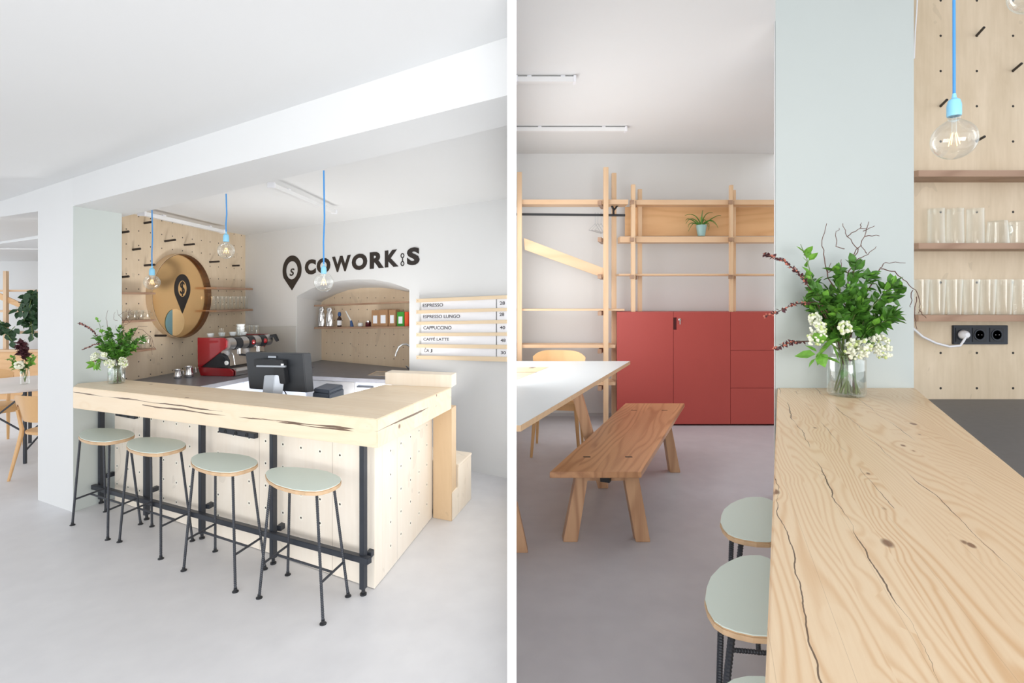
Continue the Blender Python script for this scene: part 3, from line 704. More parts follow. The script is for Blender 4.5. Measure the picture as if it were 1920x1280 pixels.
for i, (uc, hw, vt) in enumerate(((603, 6.6, 575.5), (618, 7, 576.5))):
    a = sp(uc, VB(uc)); y = a.y; H = sp(uc, vt).z-a.z; r = hw*y/FP
    prof = [(.86, 0), (1, .06), (.95, .25), (1.0, .45), (.86, .62), (.6, .76), (.8, .88), (.62, 1.0)]
    mb = MB()
    vs = []; seg = 18
    for (pr_, ph) in prof:
        for j in range(seg):
            an = 2*math.pi*j/seg; w_ = r*pr_*(1+.07*math.sin(j*2.7+ph*9)); vs.append(a+V(w_*math.cos(an), w_*.6*math.sin(an), ph*H))
    n = len(prof)
    mb.add(vs, [(p*seg+j, p*seg+(j+1) % seg, (p+1)*seg+(j+1) % seg, (p+1)*seg+j) for p in range(n-1) for j in range(seg)]+[tuple(range(seg))[::-1], tuple((n-1)*seg+j for j in range(seg))])
    tag(mb.build('coffee_bag', 'silver', org=a), ('crinkled silver coffee bag at the left end of the niche shelf', 'crinkled silver coffee bag beside the dark bottle on the niche shelf')[i], 'bag', 'silver coffee bags')
def lathe_thing(name, lab, cat, c, parts, group=None, seg=18):
    t = thing(name, lab, cat, c, group)
    for nm_, mat, prof in parts: MB().lathe(prof, c, seg).build(nm_, mat, t, smooth=True)
    return t
c = sp(636.5, VB(636)); u_ = c.y/FP
lathe_thing('syrup_bottle', 'dark bottle with blue cap and white label on the niche shelf', 'bottle', c, (('bottle_body', 'amber', [(4*u_, 0), (4.2*u_, 2*u_), (4.2*u_, 15*u_), (2*u_, 19*u_), (1.8*u_, 22*u_)]), ('paper_label', 'card', [(4.3*u_, 3*u_), (4.3*u_, 12*u_)]), ('cap', 'bluecap', [(2.6*u_, 20*u_), (3.2*u_, 24*u_), (2*u_, 28*u_)])))
c = sp(690.5, VB(690)); lathe_thing('jam_jar', 'small dark red jam jar left of the kraft boxes', 'jar', c, (('jar_body', 'jam', [(4.6*u_, 0), (5*u_, 1*u_), (5*u_, 8*u_)]), ('lid', 'chrome', [(4.2*u_, 8.2*u_), (4.2*u_, 10.6*u_)])))
c = sp(676, VB(676)); lathe_thing('glass_bowl', 'small glass bowl of white sugar on the niche shelf', 'bowl', c, (('bowl', 'offwhite', [(3*u_, 0), (5*u_, 2*u_), (5*u_, 6*u_), (3*u_, 7.5*u_)]),))
c = sp(660, VB(660)); t = thing('marker_pens', 'pens leaning in a blue holder on the niche shelf', 'pen holder', c)
MB().tube([c, c+V(-.012, 0, .075)], [.022, .012], 10).build('holder', 'bluecap', t); MB().tube([c+V(-.012, 0, .07), c+V(-.045, 0, .13), c+V(-.075, 0, .19)], [.01, .008, .006], 8).build('pen', 'offwhite', t)

# ------------------------------------------------------------------ worktop and machine along the peg wall
w0 = PZ(362, 726.5, WZ); w1 = PZ(464, 707, WZ); wd = (w1-w0).normalized(); we = w1+wd*.62; ws = w0-wd*.15
pn = V(peg.n.x, peg.n.y, 0)
def to_peg(p): 
    s_ = (Vector((p.x, p.y))-peg.a).dot(peg.n); return V(p.x, p.y, 0)-pn*(s_-.002)
sw = thing('side_counter', 'dark grey worktop against the drilled plywood wall under the espresso machine', 'worktop', (w0.x, w0.y, 0))
q_ = (menu.a-w1.xy); den = wd.x*menu.d.y-wd.y*menu.d.x; tt_ = (q_.x*menu.d.y-q_.y*menu.d.x)/den-.004; wc = w1+wd*tt_
MB().slab([XY(ws), XY(wc), (C0.x+.004, C0.y-.006), XY(to_peg(ws))], .78, WZ).build('worktop', 'worktop', sw, bevel=.002)
MB().slab([XY(w0+V(-.03, .05, 0)), XY(w1+wd*.5+V(-.03, 0, 0)), XY(to_peg(w1+wd*.5)), XY(to_peg(w0))], .06, .779).build('cabinet_body', 'bluewhite', sw)
MB().slab([XY(w0+V(-.028, .30, 0)), XY(w1+V(-.028, 0, 0)), XY(w1+V(-.04, 0, 0)), XY(w0+V(-.04, .30, 0))], .07, .765).build('cabinet_door', 'bluewhite', sw)
# espresso machine
mo = PZ(371, 704.5, WZ); mo.z = WZ; u_ = mo.y/FP; ax = V(1, -.13, 0).normalized(); bx_ = wd*.62
esp = thing('espresso_machine', 'red and black espresso machine on the side worktop', 'coffee machine', mo)
HM = P(371, 634.8, mo.y).z-WZ; sx_ = HM/440.0*1.02   # crop units -> metres
def EP(x, y): return mo+ax*((x-440)*sx_)+V(0, 0, (795-y)*sx_)
pan = [(432, 350), (760, 350), (795, 385), (790, 460), (480, 690), (435, 690)]
low = [(440, 692), (835, 706), (872, 735), (872, 790), (845, 805-12), (470, 790)]
for dlt in (0, 1):
    sh_ = bx_*dlt
    MB().prism([EP(*q)+sh_ for q in pan], wd*.02).build('side_panel', 'espred', esp, bevel=.003)
    MB().prism([EP(*q)+sh_ for q in low], wd*.02).build('side_foot', 'espred', esp, bevel=.003)
core = [(445, 365), (745, 365), (760, 460), (640, 560), (640, 690), (800, 700), (800, 770), (470, 770), (445, 690)]
MB().prism([EP(*q)+wd*.021 for q in core], bx_-wd*.022).build('body', 'rubber', esp)
MB().prism([EP(*q)+wd*.021 for q in ((700, 500), (715, 500), (740, 690), (725, 690))], bx_-wd*.022).build('splash_panel', 'steel', esp)
MB().prism([EP(*q)+wd*.015 for q in ((640, 575), (700, 520), (770, 560), (800, 610), (800, 692), (640, 692))], wd*.03).build('gauge_panel', 'rubber', esp)
MB().prism([EP(*q)+wd*.03 for q in ((700, 698), (870, 712), (895, 740), (890, 790), (700, 785))], bx_-wd*.03).build('drip_tray', 'chrome', esp)
c = EP(770, 425)
R_ = 75*sx_
for i in range(7):
    a = c+bx_*(i/7+.03); r = R_*(1.0 if i % 2 else .94)
    MB().lathe([(r, 0), (r, (bx_.length/7)*.93)], a, 20, wd).build('group_head', ('steel', 'rubber')[i % 2], esp, smooth=True)
    if i in (3, 5):
        MB().ball(a+ax*R_*.85+wd*.04, R_*.42, 10, 8).build('emblem_badge', 'espred', esp)
for t in (.28, .72):
    a = EP(800, 520)+bx_*t
    MB().lathe([(.024, -.03), (.024, .03)], a, 14).build('brew_group', 'chrome', esp, smooth=True)
    MB().tube([a+V(0, 0, -.035), a+V(0, 0, -.035)+ax*.13+V(0, 0, -.012)], [.012, .009], 8).build('portafilter_handle', 'rubber', esp)
MB().tube([EP(810, 530)+wd*.06, EP(830, 560)+wd*.06, EP(850, 670)+wd*.06], .006, 8).build('steam_wand', 'chrome', esp)
for (x, y) in ((735, 600), (790, 640)):
    MB().lathe([(.022, 0), (.022, .008), (.0, .0081)], EP(x, y)+wd*.014, 16, -wd).build('gauge', 'offwhite' if x > 760 else 'rubber', esp)
MB().tube([EP(1000-180, 380)+bx_*.98, EP(870, 370)+bx_*1.0, EP(880, 440)+bx_*1.05], [.02, .025, .02], 10).build('end_knob', 'rubber', esp)
for t in (.05, .9): MB().lathe([(.02, -.012), (.02, .004)], EP(500, 795)+bx_*t+V(0, 0, .006), 12).build('foot', 'rubber', esp)
MB().lathe([(.02, -.012), (.02, .004)], EP(800, 795)+bx_*.05+V(0, 0, .006), 12).build('foot', 'rubber', esp)
# cups and glasses on the machine
topz = EP(500, 350).z
def drinking(name, lab, cat, c, r, h, mat='glass', group=None, handle=False, thick=.05, seg=18, taper=.86):
    t = thing(name, lab, cat, c, group)
    pr_ = [(.0001, .003), (r*taper*.9, .001), (r*taper, .005), (r, h*.985), (r, h), (r*.96, h)]
    if mat != 'glass': pr_ = [(r*.6, .0005), (r*.8, h*.2), (r, h), (r*.9, h), (r*.7, h*.3), (.0001, h*.2)]
    MB().lathe_open(pr_, c, seg).build('glass_body' if mat == 'glass' else 'cup_body', mat, t, smooth=True)
    if handle:
        a = c+V(r*.95, -.002, h*.78); MB().tube([a, a+V(.3*h, 0, -.05*h), a+V(.28*h, 0, -.4*h), a+V(-.01, 0, -.5*h)], .06*h, 8).build('handle', mat, t, smooth=True)
    return t
mpos = lambda x, d, : V(0, 0, 0)
gl = [(600, .04, 'offwhite', .034, .036, 'cup'), (700, .10, 'offwhite', .034, .04, 'cup'), (740, .05, 'offwhite', .036, .04, 'cup'), (820, .25, 'offwhite', .036, .034, 'cup')]
for i, (x, d, mt, r, h, nm_) in enumerate(gl):
    c = EP(min(x, 560+i*45)-20, 350)+wd*(.06+.10*i); c.z = topz+.002
    drinking('coffee_cup', 'white coffee cup turned up on the espresso machine, %s from its near end' % ORD[i], 'cup', c, r, h, mt, 'cups on the espresso machine')
for i in range(3):
    c = EP((620, 690, 600)[i], 350)+wd*(.12, .27, .40)[i]; c.z = topz+.002
    drinking('shot_glass', 'small clear glass on the espresso machine, %s from its near end' % ORD[i], 'glass', c, .022, .085, 'glass', 'glasses on the espresso machine')
c = EP(640, 350)+wd*.36; c.z = topz+.002
lathe_thing('cup_stack', 'stack of pale blue grey cups on the espresso machine', 'cup stack', c, [('cup', 'offwhite', [(.036, .03*i), (.042, .03*i+.028)]) for i in range(4)])
for i in range(3):
    c = EP(600+i*60, 350)+wd*(.5+.0*i)+ax*0; c.z = topz+.002
    drinking('tall_glass', 'tall clear glass at the far end of the espresso machine, %s from the wall' % ORD[i], 'glass', c, .026, .10, 'glass', 'tall glasses on the espresso machine')
# milk jugs
for i, (u, v, hpx, rpx, lab) in enumerate(((333, 709.5, 17, 6.6, 'small steel milk jug, the left and shorter of the two'), (354, 707, 20.5, 8.2, 'steel milk jug next to the espresso machine, the taller of the two'))):
    c = PZ(u, v, WZ); c.z = WZ+.001; s = c.y/FP; r = rpx*s; h = hpx*s
    t = thing('milk_jug', lab, 'jug', c, 'milk jugs')
    MB().lathe([(r*.9, 0), (r, h*.06), (r*.98, h*.3), (r*.74, h*.72), (r*.84, h), (r*.78, h), (r*.6, h*.5)], c, 24).build('jug_body', 'chrome', t, smooth=True)
    a = c+V(r*.8, 0, h*.9); MB().tube([a, a+V(r*.75, 0, -.02*h), a+V(r*.85, 0, -.45*h), a+V(r*.2, 0, -.62*h)], .0045, 8).build('handle', 'chrome', t, smooth=True)
    a = c+V(-r*.8, 0, h*.93); MB().add([a+V(0, -.015, 0), a+V(0, .015, 0), a+V(-r*.3, 0, h*.09), a+V(0, 0, -h*.16)], [(0, 2, 1), (0, 3, 2), (1, 2, 3), (0, 1, 3)]).build('spout', 'chrome', t)
# ------------------------------------------------------------------ round mirror with painted-on reflections
def gP(u, v, off=0.0): return peg.P(u, v, off)
ml, mr_ = gP(285, 555, .07), gP(397, 555, .07); mc = (ml+mr_)*.5; mc.z = gP(339, 555, .07).z
mv = gP(339, 634.5, .07).z; mt_ = gP(339, 475, .07).z
rh = (mt_-mv)/2; mc.z = (mt_+mv)/2; rw = (V(ml.x, ml.y, 0)-V(mr_.x, mr_.y, 0)).length/2
pd = V(peg.d.x, peg.d.y, 0)
RM = (rh+rw)/2
mir = thing('round_mirror', 'large round copper tinted mirror with a dark painted-on pin reflection on the plywood wall', 'mirror', mc)
def disc(c, rx, rz_, n, th, seg=64): return [c+pd*rx*math.cos(2*math.pi*i/seg)+V(0, 0, rz_)*math.sin(2*math.pi*i/seg) for i in range(seg)]
mg = mc-pn*.048
MB().prism(disc(mg, rw*.985, rh*.985, pn, .0), pn*.004).build('mirror_glass', 'mirror', mir)
mb = MB(); sg_ = 72
ring = lambda k_, o_: [mc+pn*o_+pd*rw*k_*math.cos(2*math.pi*i/sg_)+V(0, 0, rh*k_)*math.sin(2*math.pi*i/sg_) for i in range(sg_)]
vs = ring(.993, -.068)+ring(.993, -.0005)+ring(.983, -.0005)+ring(.983, -.068)
mb.add(vs, [(a*sg_+i, a*sg_+(i+1) % sg_, ((a+1) % 4)*sg_+(i+1) % sg_, ((a+1) % 4)*sg_+i) for a in range(4) for i in range(sg_)])
mb.build('deep_rim', 'rim', mir)
mb = MB(); vs = ring(1, -.068)+ring(1, 0)+ring(.9935, 0)+ring(.9935, -.068)
mb.add(vs, [(a*sg_+i, a*sg_+(i+1) % sg_, ((a+1) % 4)*sg_+(i+1) % sg_, ((a+1) % 4)*sg_+i) for a in range(4) for i in range(sg_)])
mb.build('outer_band', 'plytan', mir)
mn = mg+pn*.004
f = lambda x, y, z=0.0: mn+pd*x+V(0, 0, y)+pn*z
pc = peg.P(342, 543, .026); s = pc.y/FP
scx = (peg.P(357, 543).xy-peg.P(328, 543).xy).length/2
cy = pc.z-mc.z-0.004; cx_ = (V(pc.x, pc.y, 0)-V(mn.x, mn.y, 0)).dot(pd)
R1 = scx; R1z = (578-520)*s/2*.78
mb = MB(); pin(mb, lambda x, y, z=0.0: f(cx_+x*R1*1.02, cy+y*R1z*1.2, z), 0, .1, 1.0, -1.62, .56, .003); mb.build('pin_reflection', 'ink', mir)  # flat pin shape on the glass stands in for a reflected logo
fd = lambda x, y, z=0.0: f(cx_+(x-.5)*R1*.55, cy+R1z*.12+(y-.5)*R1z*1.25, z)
glyph('$', fd, 'symbol_reflection', 'ink', mir, bold=.0, thick=.003)  # symbol of the same painted-on reflection
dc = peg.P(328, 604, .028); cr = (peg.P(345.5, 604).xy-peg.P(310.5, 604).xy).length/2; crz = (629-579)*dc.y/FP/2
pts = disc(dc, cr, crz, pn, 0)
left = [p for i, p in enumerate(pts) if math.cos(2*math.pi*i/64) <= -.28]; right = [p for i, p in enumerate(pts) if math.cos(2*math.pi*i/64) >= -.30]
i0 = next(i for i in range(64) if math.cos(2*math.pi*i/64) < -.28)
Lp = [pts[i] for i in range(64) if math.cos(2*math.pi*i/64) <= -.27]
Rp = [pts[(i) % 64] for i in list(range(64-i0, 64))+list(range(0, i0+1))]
MB().prism(Lp, pn*.004).build('disc_reflection_grey_blue', 'teal', mir); MB().prism(Rp, pn*.004).build('disc_reflection_peach', 'peach', mir)  # small round mirror; what it reflects is painted as two flat tones
# pegs
pegs = [((270.5, 418.3), (283.7, 415.8)), ((228.7, 435.7), (240.7, 433.7)), ((309, 452), (327.5, 449.5)), ((345.5, 459), (363, 457.5)), ((249, 468), (263, 466)), ((271, 497.5), (289, 496)),
        ((229, 519), (241, 518)), ((393, 491), (410.5, 490)), ((436, 498), (448, 497.5)), ((291, 629), (310, 629))]
wh = ['nearest the ceiling', 'at the left edge by the pillar, upper', 'second row near the middle', 'above the mirror, right of centre', 'left of the blue cord', 'behind the left bulb cord', 'at the left edge by the pillar, lower', 'right of the mirror top', 'close to the far corner', 'under the mirror by the lowest shelf']
for i, (a, c) in enumerate(pegs):
    p0 = peg.P(*a); best = None
    for L_ in [x*.01 for x in range(4, 40)]:
        q = p0+pn*L_; uu = 960+q.x/q.y*FP
        if uu >= c[0]: break
    q.z = CAM-(c[1]-HZ)*q.y/FP
    tag(MB().tube([p0, q], .011, 10).build('wall_peg', 'ink', org=p0), 'dark wooden peg in the left plywood wall, '+wh[i], 'peg', 'pegs in the left plywood wall')
# shelves on the peg wall
def pshelf(u0, v0, u1, v1, th, lab, d=.16):
    a = peg.P(u0, v0, d); c = peg.P(u1, v1, d); z = (a.z+c.z)/2; a.z = c.z = z
    h = th*a.y/FP
    o = MB().prism([a, c, c-pn*(d-.001), a-pn*(d-.001)], (0, 0, -h)).build('wall_shelf', 'plydark', rz=peg.rz, org=a, bevel=.002)
    tag(o, lab, 'shelf', 'shelves on the left plywood wall'); return a, c
g1 = pshelf(222, 544.5, 292, 550.5, 4, 'upper short shelf left of the round mirror, nothing on it')
g2 = pshelf(222, 600, 292.5, 600, 4, 'middle short shelf left of the round mirror holding glass mugs')
g3 = pshelf(222, 656, 292.5, 656, 4, 'lowest short shelf left of the round mirror, behind the flowers')
g4 = pshelf(406, 537, 474, 541, 4, 'upper short shelf right of the round mirror, nothing on it')
g5 = pshelf(406, 580, 474, 580, 4, 'lower short shelf right of the round mirror with a row of glasses')
def row(g, n, r, h, t0, t1, lab, grp, handle=False, name='drinking_glass', inset=.07):
    for i in range(n):
        c = lerp(g[0], g[1], t0+(t1-t0)*i/max(1, n-1))-pn*inset; c.z = g[0].z+.001
        drinking(name, lab % ORD[i], 'glass', c, r, h, 'glass', grp, handle, seg=14)
row(g5, 9, .030, .155, .07, .93, 'clear tall glass on the shelf right of the round mirror, %s from the left', 'glasses right of the mirror')
row(g2, 2, .028, .14, .06, .18, 'clear tall glass on the middle shelf by the pillar, %s from the left', 'tall glasses left of the mirror')
row(g2, 4, .038, .09, .36, .90, 'clear glass mug on the middle shelf left of the mirror, %s from the left', 'glass mugs left of the mirror', True, 'glass_mug')
row(g3, 5, .030, .12, .45, .93, 'clear glass on the lowest shelf behind the flowers, %s from the left', 'glasses on the lowest left shelf')

# ------------------------------------------------------------------ till screen and printer
my = 4.0
T = [P(459.4, 660.5, my+.03), P(568, 662.8, my-.05), P(574, 736, my-.06), P(467, 728.6, my+.02)]
scr = thing('till_monitor', 'black till screen seen from behind on a silver stand', 'monitor', P(503, 736, my))
back = V(.05, .028, .004)
MB().prism(T, back).build('screen_housing', 'grey_mon', scr, bevel=.004)
qd = [P(483, 672, my-.02), P(538, 674, my-.05), P(543, 718, my-.05), P(521, 717, my-.04), P(520, 686, my-.04), P(484, 685, my-.02)]
MB().prism(qd, V(-.01, -.045, 0)).build('connector_box', 'rubber', scr, bevel=.003)
MB().prism([P(483, 684, my-.07), P(537, 685, my-.1), P(537, 688, my-.1), P(483, 687, my-.07)], V(0, -.02, 0)).build('connector_lip', 'silverplastic', scr)
MB().prism([P(527, 681.6, my-.1), P(532, 681.8, my-.1), P(532, 685, my-.1), P(527, 685, my-.1)], V(0, -.003, 0)).build('sticker', 'card', scr)
MB().prism([P(503, 667, my-.015), P(518, 667.5, my-.025), P(518, 671, my-.025), P(503, 670.6, my-.015)], V(0, -.003, 0)).build('maker_badge', 'silverplastic', scr)
MB().prism([P(495, 703.5, my-.09), P(515.5, 703.5, my-.10), P(511, 745, my-.12), P(491, 744, my-.11)], V(.06, .03, 0)).build('stand', 'silverplastic', scr, bevel=.003)
sb_ = P(503, 745, my-.03); MB().box(sb_.x-.12, sb_.x+.12, 3.86, 4.10, .70, .72).build('stand_base', 'rubber', scr, bevel=.003)
MB().tube([P(530, 712, my), P(532, 730, my), P(540, 745, my)], .004, 6).build('cable', 'rubber', scr)
pc0 = P(586, 746, 4.02)
prn = thing('receipt_printer', 'small blue grey receipt printer behind the bar corner', 'printer', V(pc0.x, pc0.y, .70))
e = [P(586, 728, 4.02), P(617, 731, 3.93), P(645, 727.5, 4.20), P(612, 725.5, 4.29)]; zt = e[0].z
MB().slab([XY(q) for q in e], .70, zt-.03).build('printer_body', 'printer', prn, bevel=.006)
MB().slab([XY(lerp(q, sum(e, Vector())/4, .06)) for q in e], zt-.029, zt).build('lid', 'printer', prn, bevel=.006)
# ------------------------------------------------------------------ pendant bulbs
def pendant(u, vb, rpx, y, vtop_z, lab, vs_top, vs_bot, cordr=.0035, ztop=None):
    s = y/FP; c = P(u, vb, y); r = rpx*s
    t = thing('pendant_lamp', lab, 'pendant lamp', V(c.x, c.y, ztop), 'bare bulb pendants on blue cords')
    a = P(u, vs_top, y); bq = P(u, vs_bot, y); sr = (bq.z-a.z)
    H = abs(sr); wr = H*.34
    mid = lerp(V(c.x, c.y, ztop), a, .5)+V(.004, 0, 0)
    MB().tube([V(c.x, c.y, ztop), lerp(V(c.x, c.y, ztop), a, .25)+V(.002, 0, 0), mid, lerp(V(c.x, c.y, ztop), a, .75)-V(.001, 0, 0), a+V(0, 0, .01)], cordr, 8).build('cord', 'cord', t, smooth=True)
    MB().lathe([(wr*.95, 0), (wr, .1*H), (wr, .6*H), (wr*.8, .88*H), (wr*.35, 1.0*H), (wr*.25, 1.25*H)], V(c.x, c.y, bq.z), 20).build('lamp_holder', 'socketblue', t, smooth=True)
    prof = [(max(1e-4, r*math.sin(math.pi*i/16)), -r*math.cos(math.pi*i/16)) for i in range(0, 14)]
    nz = bq.z-c.z; prof += [(wr*.85, nz*.86), (wr*.85, nz)]
    bl = MB().lathe([(q, h) for q, h in prof], c, 28).build('bulb', 'bulb', t, smooth=True)
    MB().lathe([(r*.12, r*.25), (r*.10, nz)], c, 8).build('bulb_stem', 'glass', bl)
    mb = MB()
    for j in range(4):
        an = j*math.pi/2+.4; mb.tube([c+V(math.cos(an)*r*.10, math.sin(an)*r*.1, r*.35), c+V(math.cos(an)*r*.26, math.sin(an)*r*.26, -r*.28)], r*.022, 5)
    mb.build('filament', 'fil', bl)
    return t
for (u, vb, rp, vt, a, c, lab) in ((607, 529, 18, 322, 498, 513, 'bare bulb pendant on a blue cord in front of the wall lettering'),
                            (424, 470, 15, 365, 438, 453, 'bare bulb pendant on a blue cord above the mirror, the highest bulb'),
                            (285, 529, 13.8, 395, 502, 516, 'bare bulb pendant on a blue cord overlapping the left rim of the mirror')):
    y = (SZ-CAM)*FP/(HZ-vt); pendant(u, vb, rp, y-.03, None, lab, a, c, .0045, SZ)
pendant(1789, 262, 36.5, 1.72, None, 'large bare bulb pendant on a bright blue cord over the right-hand bar', 184, 218, .0042, 4.25)
pendant(1789+146, 262-275, 36.5, 1.72, None, 'second bare bulb over the right-hand bar, only its lower rim in view', 184-275, 218-275, .0042, 4.25)
# ------------------------------------------------------------------ ceiling tracks
def track(a, c, w_, h_, lab):
    t = thing('track_light', lab, 'ceiling track', (a+c)*.5, 'white ceiling tracks')
    MB().bar(a, c, w_, h_).build('rail', 'alu', t, bevel=.002)
    d = (c-a).normalized()
    for q in (a, c): MB().bar(q-d*.012, q+d*.012, w_*1.5, h_*1.25).build('end_cap', 'plastwhite', t, bevel=.002)
    for tt in (.22, .8): q = lerp(a, c, tt); MB().bar(q-d*.02+V(0, 0, h_*.6), q+d*.02+V(0, 0, h_*.6), w_*.7, h_*.5).build('clip', 'plastwhite', t)
track(P(509, 347, (2.40-CAM)*FP/(HZ-347)), P(627, 397, (2.40-CAM)*FP/(HZ-397)), .035, .03, 'white ceiling track in front of the wall lettering')
track(PZ(266, 400, 2.345), P(418, 434, (2.345-CAM)*FP/(HZ-434)), .045, .035, 'white ceiling track close to the drilled plywood wall')
for v, u1, lab in ((152, 1077, 'nearer white ceiling track in the shelving room'), (244.5, 1173, 'farther white ceiling track in the shelving room')):
    y = (CR-.045-CAM)*FP/(HZ-v); track(V(.04, y, CR-.035), P(u1, v, y)*1.0+V(0, 0, (CR-.035)-P(u1, v, y).z), .05, .045, lab)

# ------------------------------------------------------------------ bouquets
def leafmesh(mb, p, d, L_, W_, up):
    d = Vector(d).normalized(); s = d.cross(up)
    if s.length < .05: s = d.cross(V(1, 0, 0))
    s.normalize(); nrm = s.cross(d)
    pts = [p, p+d*L_*.3+s*W_*.5+nrm*.02*L_, p+d*L_*.62+s*W_*.42, p+d*L_-nrm*L_*.12, p+d*L_*.62-s*W_*.42, p+d*L_*.3-s*W_*.5+nrm*.02*L_, p+d*L_*.35-nrm*L_*.07, p+d*L_*.68-nrm*L_*.09]
    mb.add(pts, [(0, 1, 6), (1, 2, 7, 6), (2, 3, 7), (0, 6, 5), (6, 7, 4, 5), (7, 3, 4)])
def rnd(s): return V(random.uniform(-s, s), random.uniform(-s, s), random.uniform(-s, s))
def spray(name, lab, cat, path, stem_mat, stem_r, parts, group, org):
    """path: points; parts: list of (part name, material, per-step, size, kind)"""
    t = thing(name, lab, cat, org, group)
    # smooth path
    pts = []
    for i in range(len(path)-1):
        for j in range(5): pts.append(lerp(path[i], path[i+1], j/5))
    pts.append(Vector(path[-1]))
    MB().tube(pts, [stem_r*(1-.6*i/len(pts)) for i in range(len(pts))], 6).build('stem', stem_mat, t)
    tot = len(pts)
    for (pn_, mat, cnt, size, kind, t0) in parts:
        mb = MB()
        for i in range(cnt):
            k_ = t0+(1-t0)*random.random(); f_ = k_*(tot-1); ia = int(f_); p = lerp(pts[ia], pts[min(ia+1, tot-1)], f_-ia)
            dd_ = (pts[min(ia+1, tot-1)]-pts[max(0, ia-1)]).normalized()
            if kind == 'leaf':
                dr = (dd_*.6+rnd(1.0)+V(0, 0, .1)); s_ = size*random.uniform(.65, 1.25)
                leafmesh(mb, p+dr.normalized()*size*.15, dr, s_, s_*.62, rnd(1)+V(0, 0, 1.2))
            elif kind == 'small':
                dr = dd_*.4+rnd(1); s_ = size*random.uniform(.6, 1.2); leafmesh(mb, p, dr, s_, s_*.7, rnd(1)+V(0, 0, 1))
            elif kind == 'ball':
                mb.ball(p+rnd(size*1.6), size*random.uniform(.6, 1.1), 6, 4)
        mb.build(pn_, mat, t)
    return t
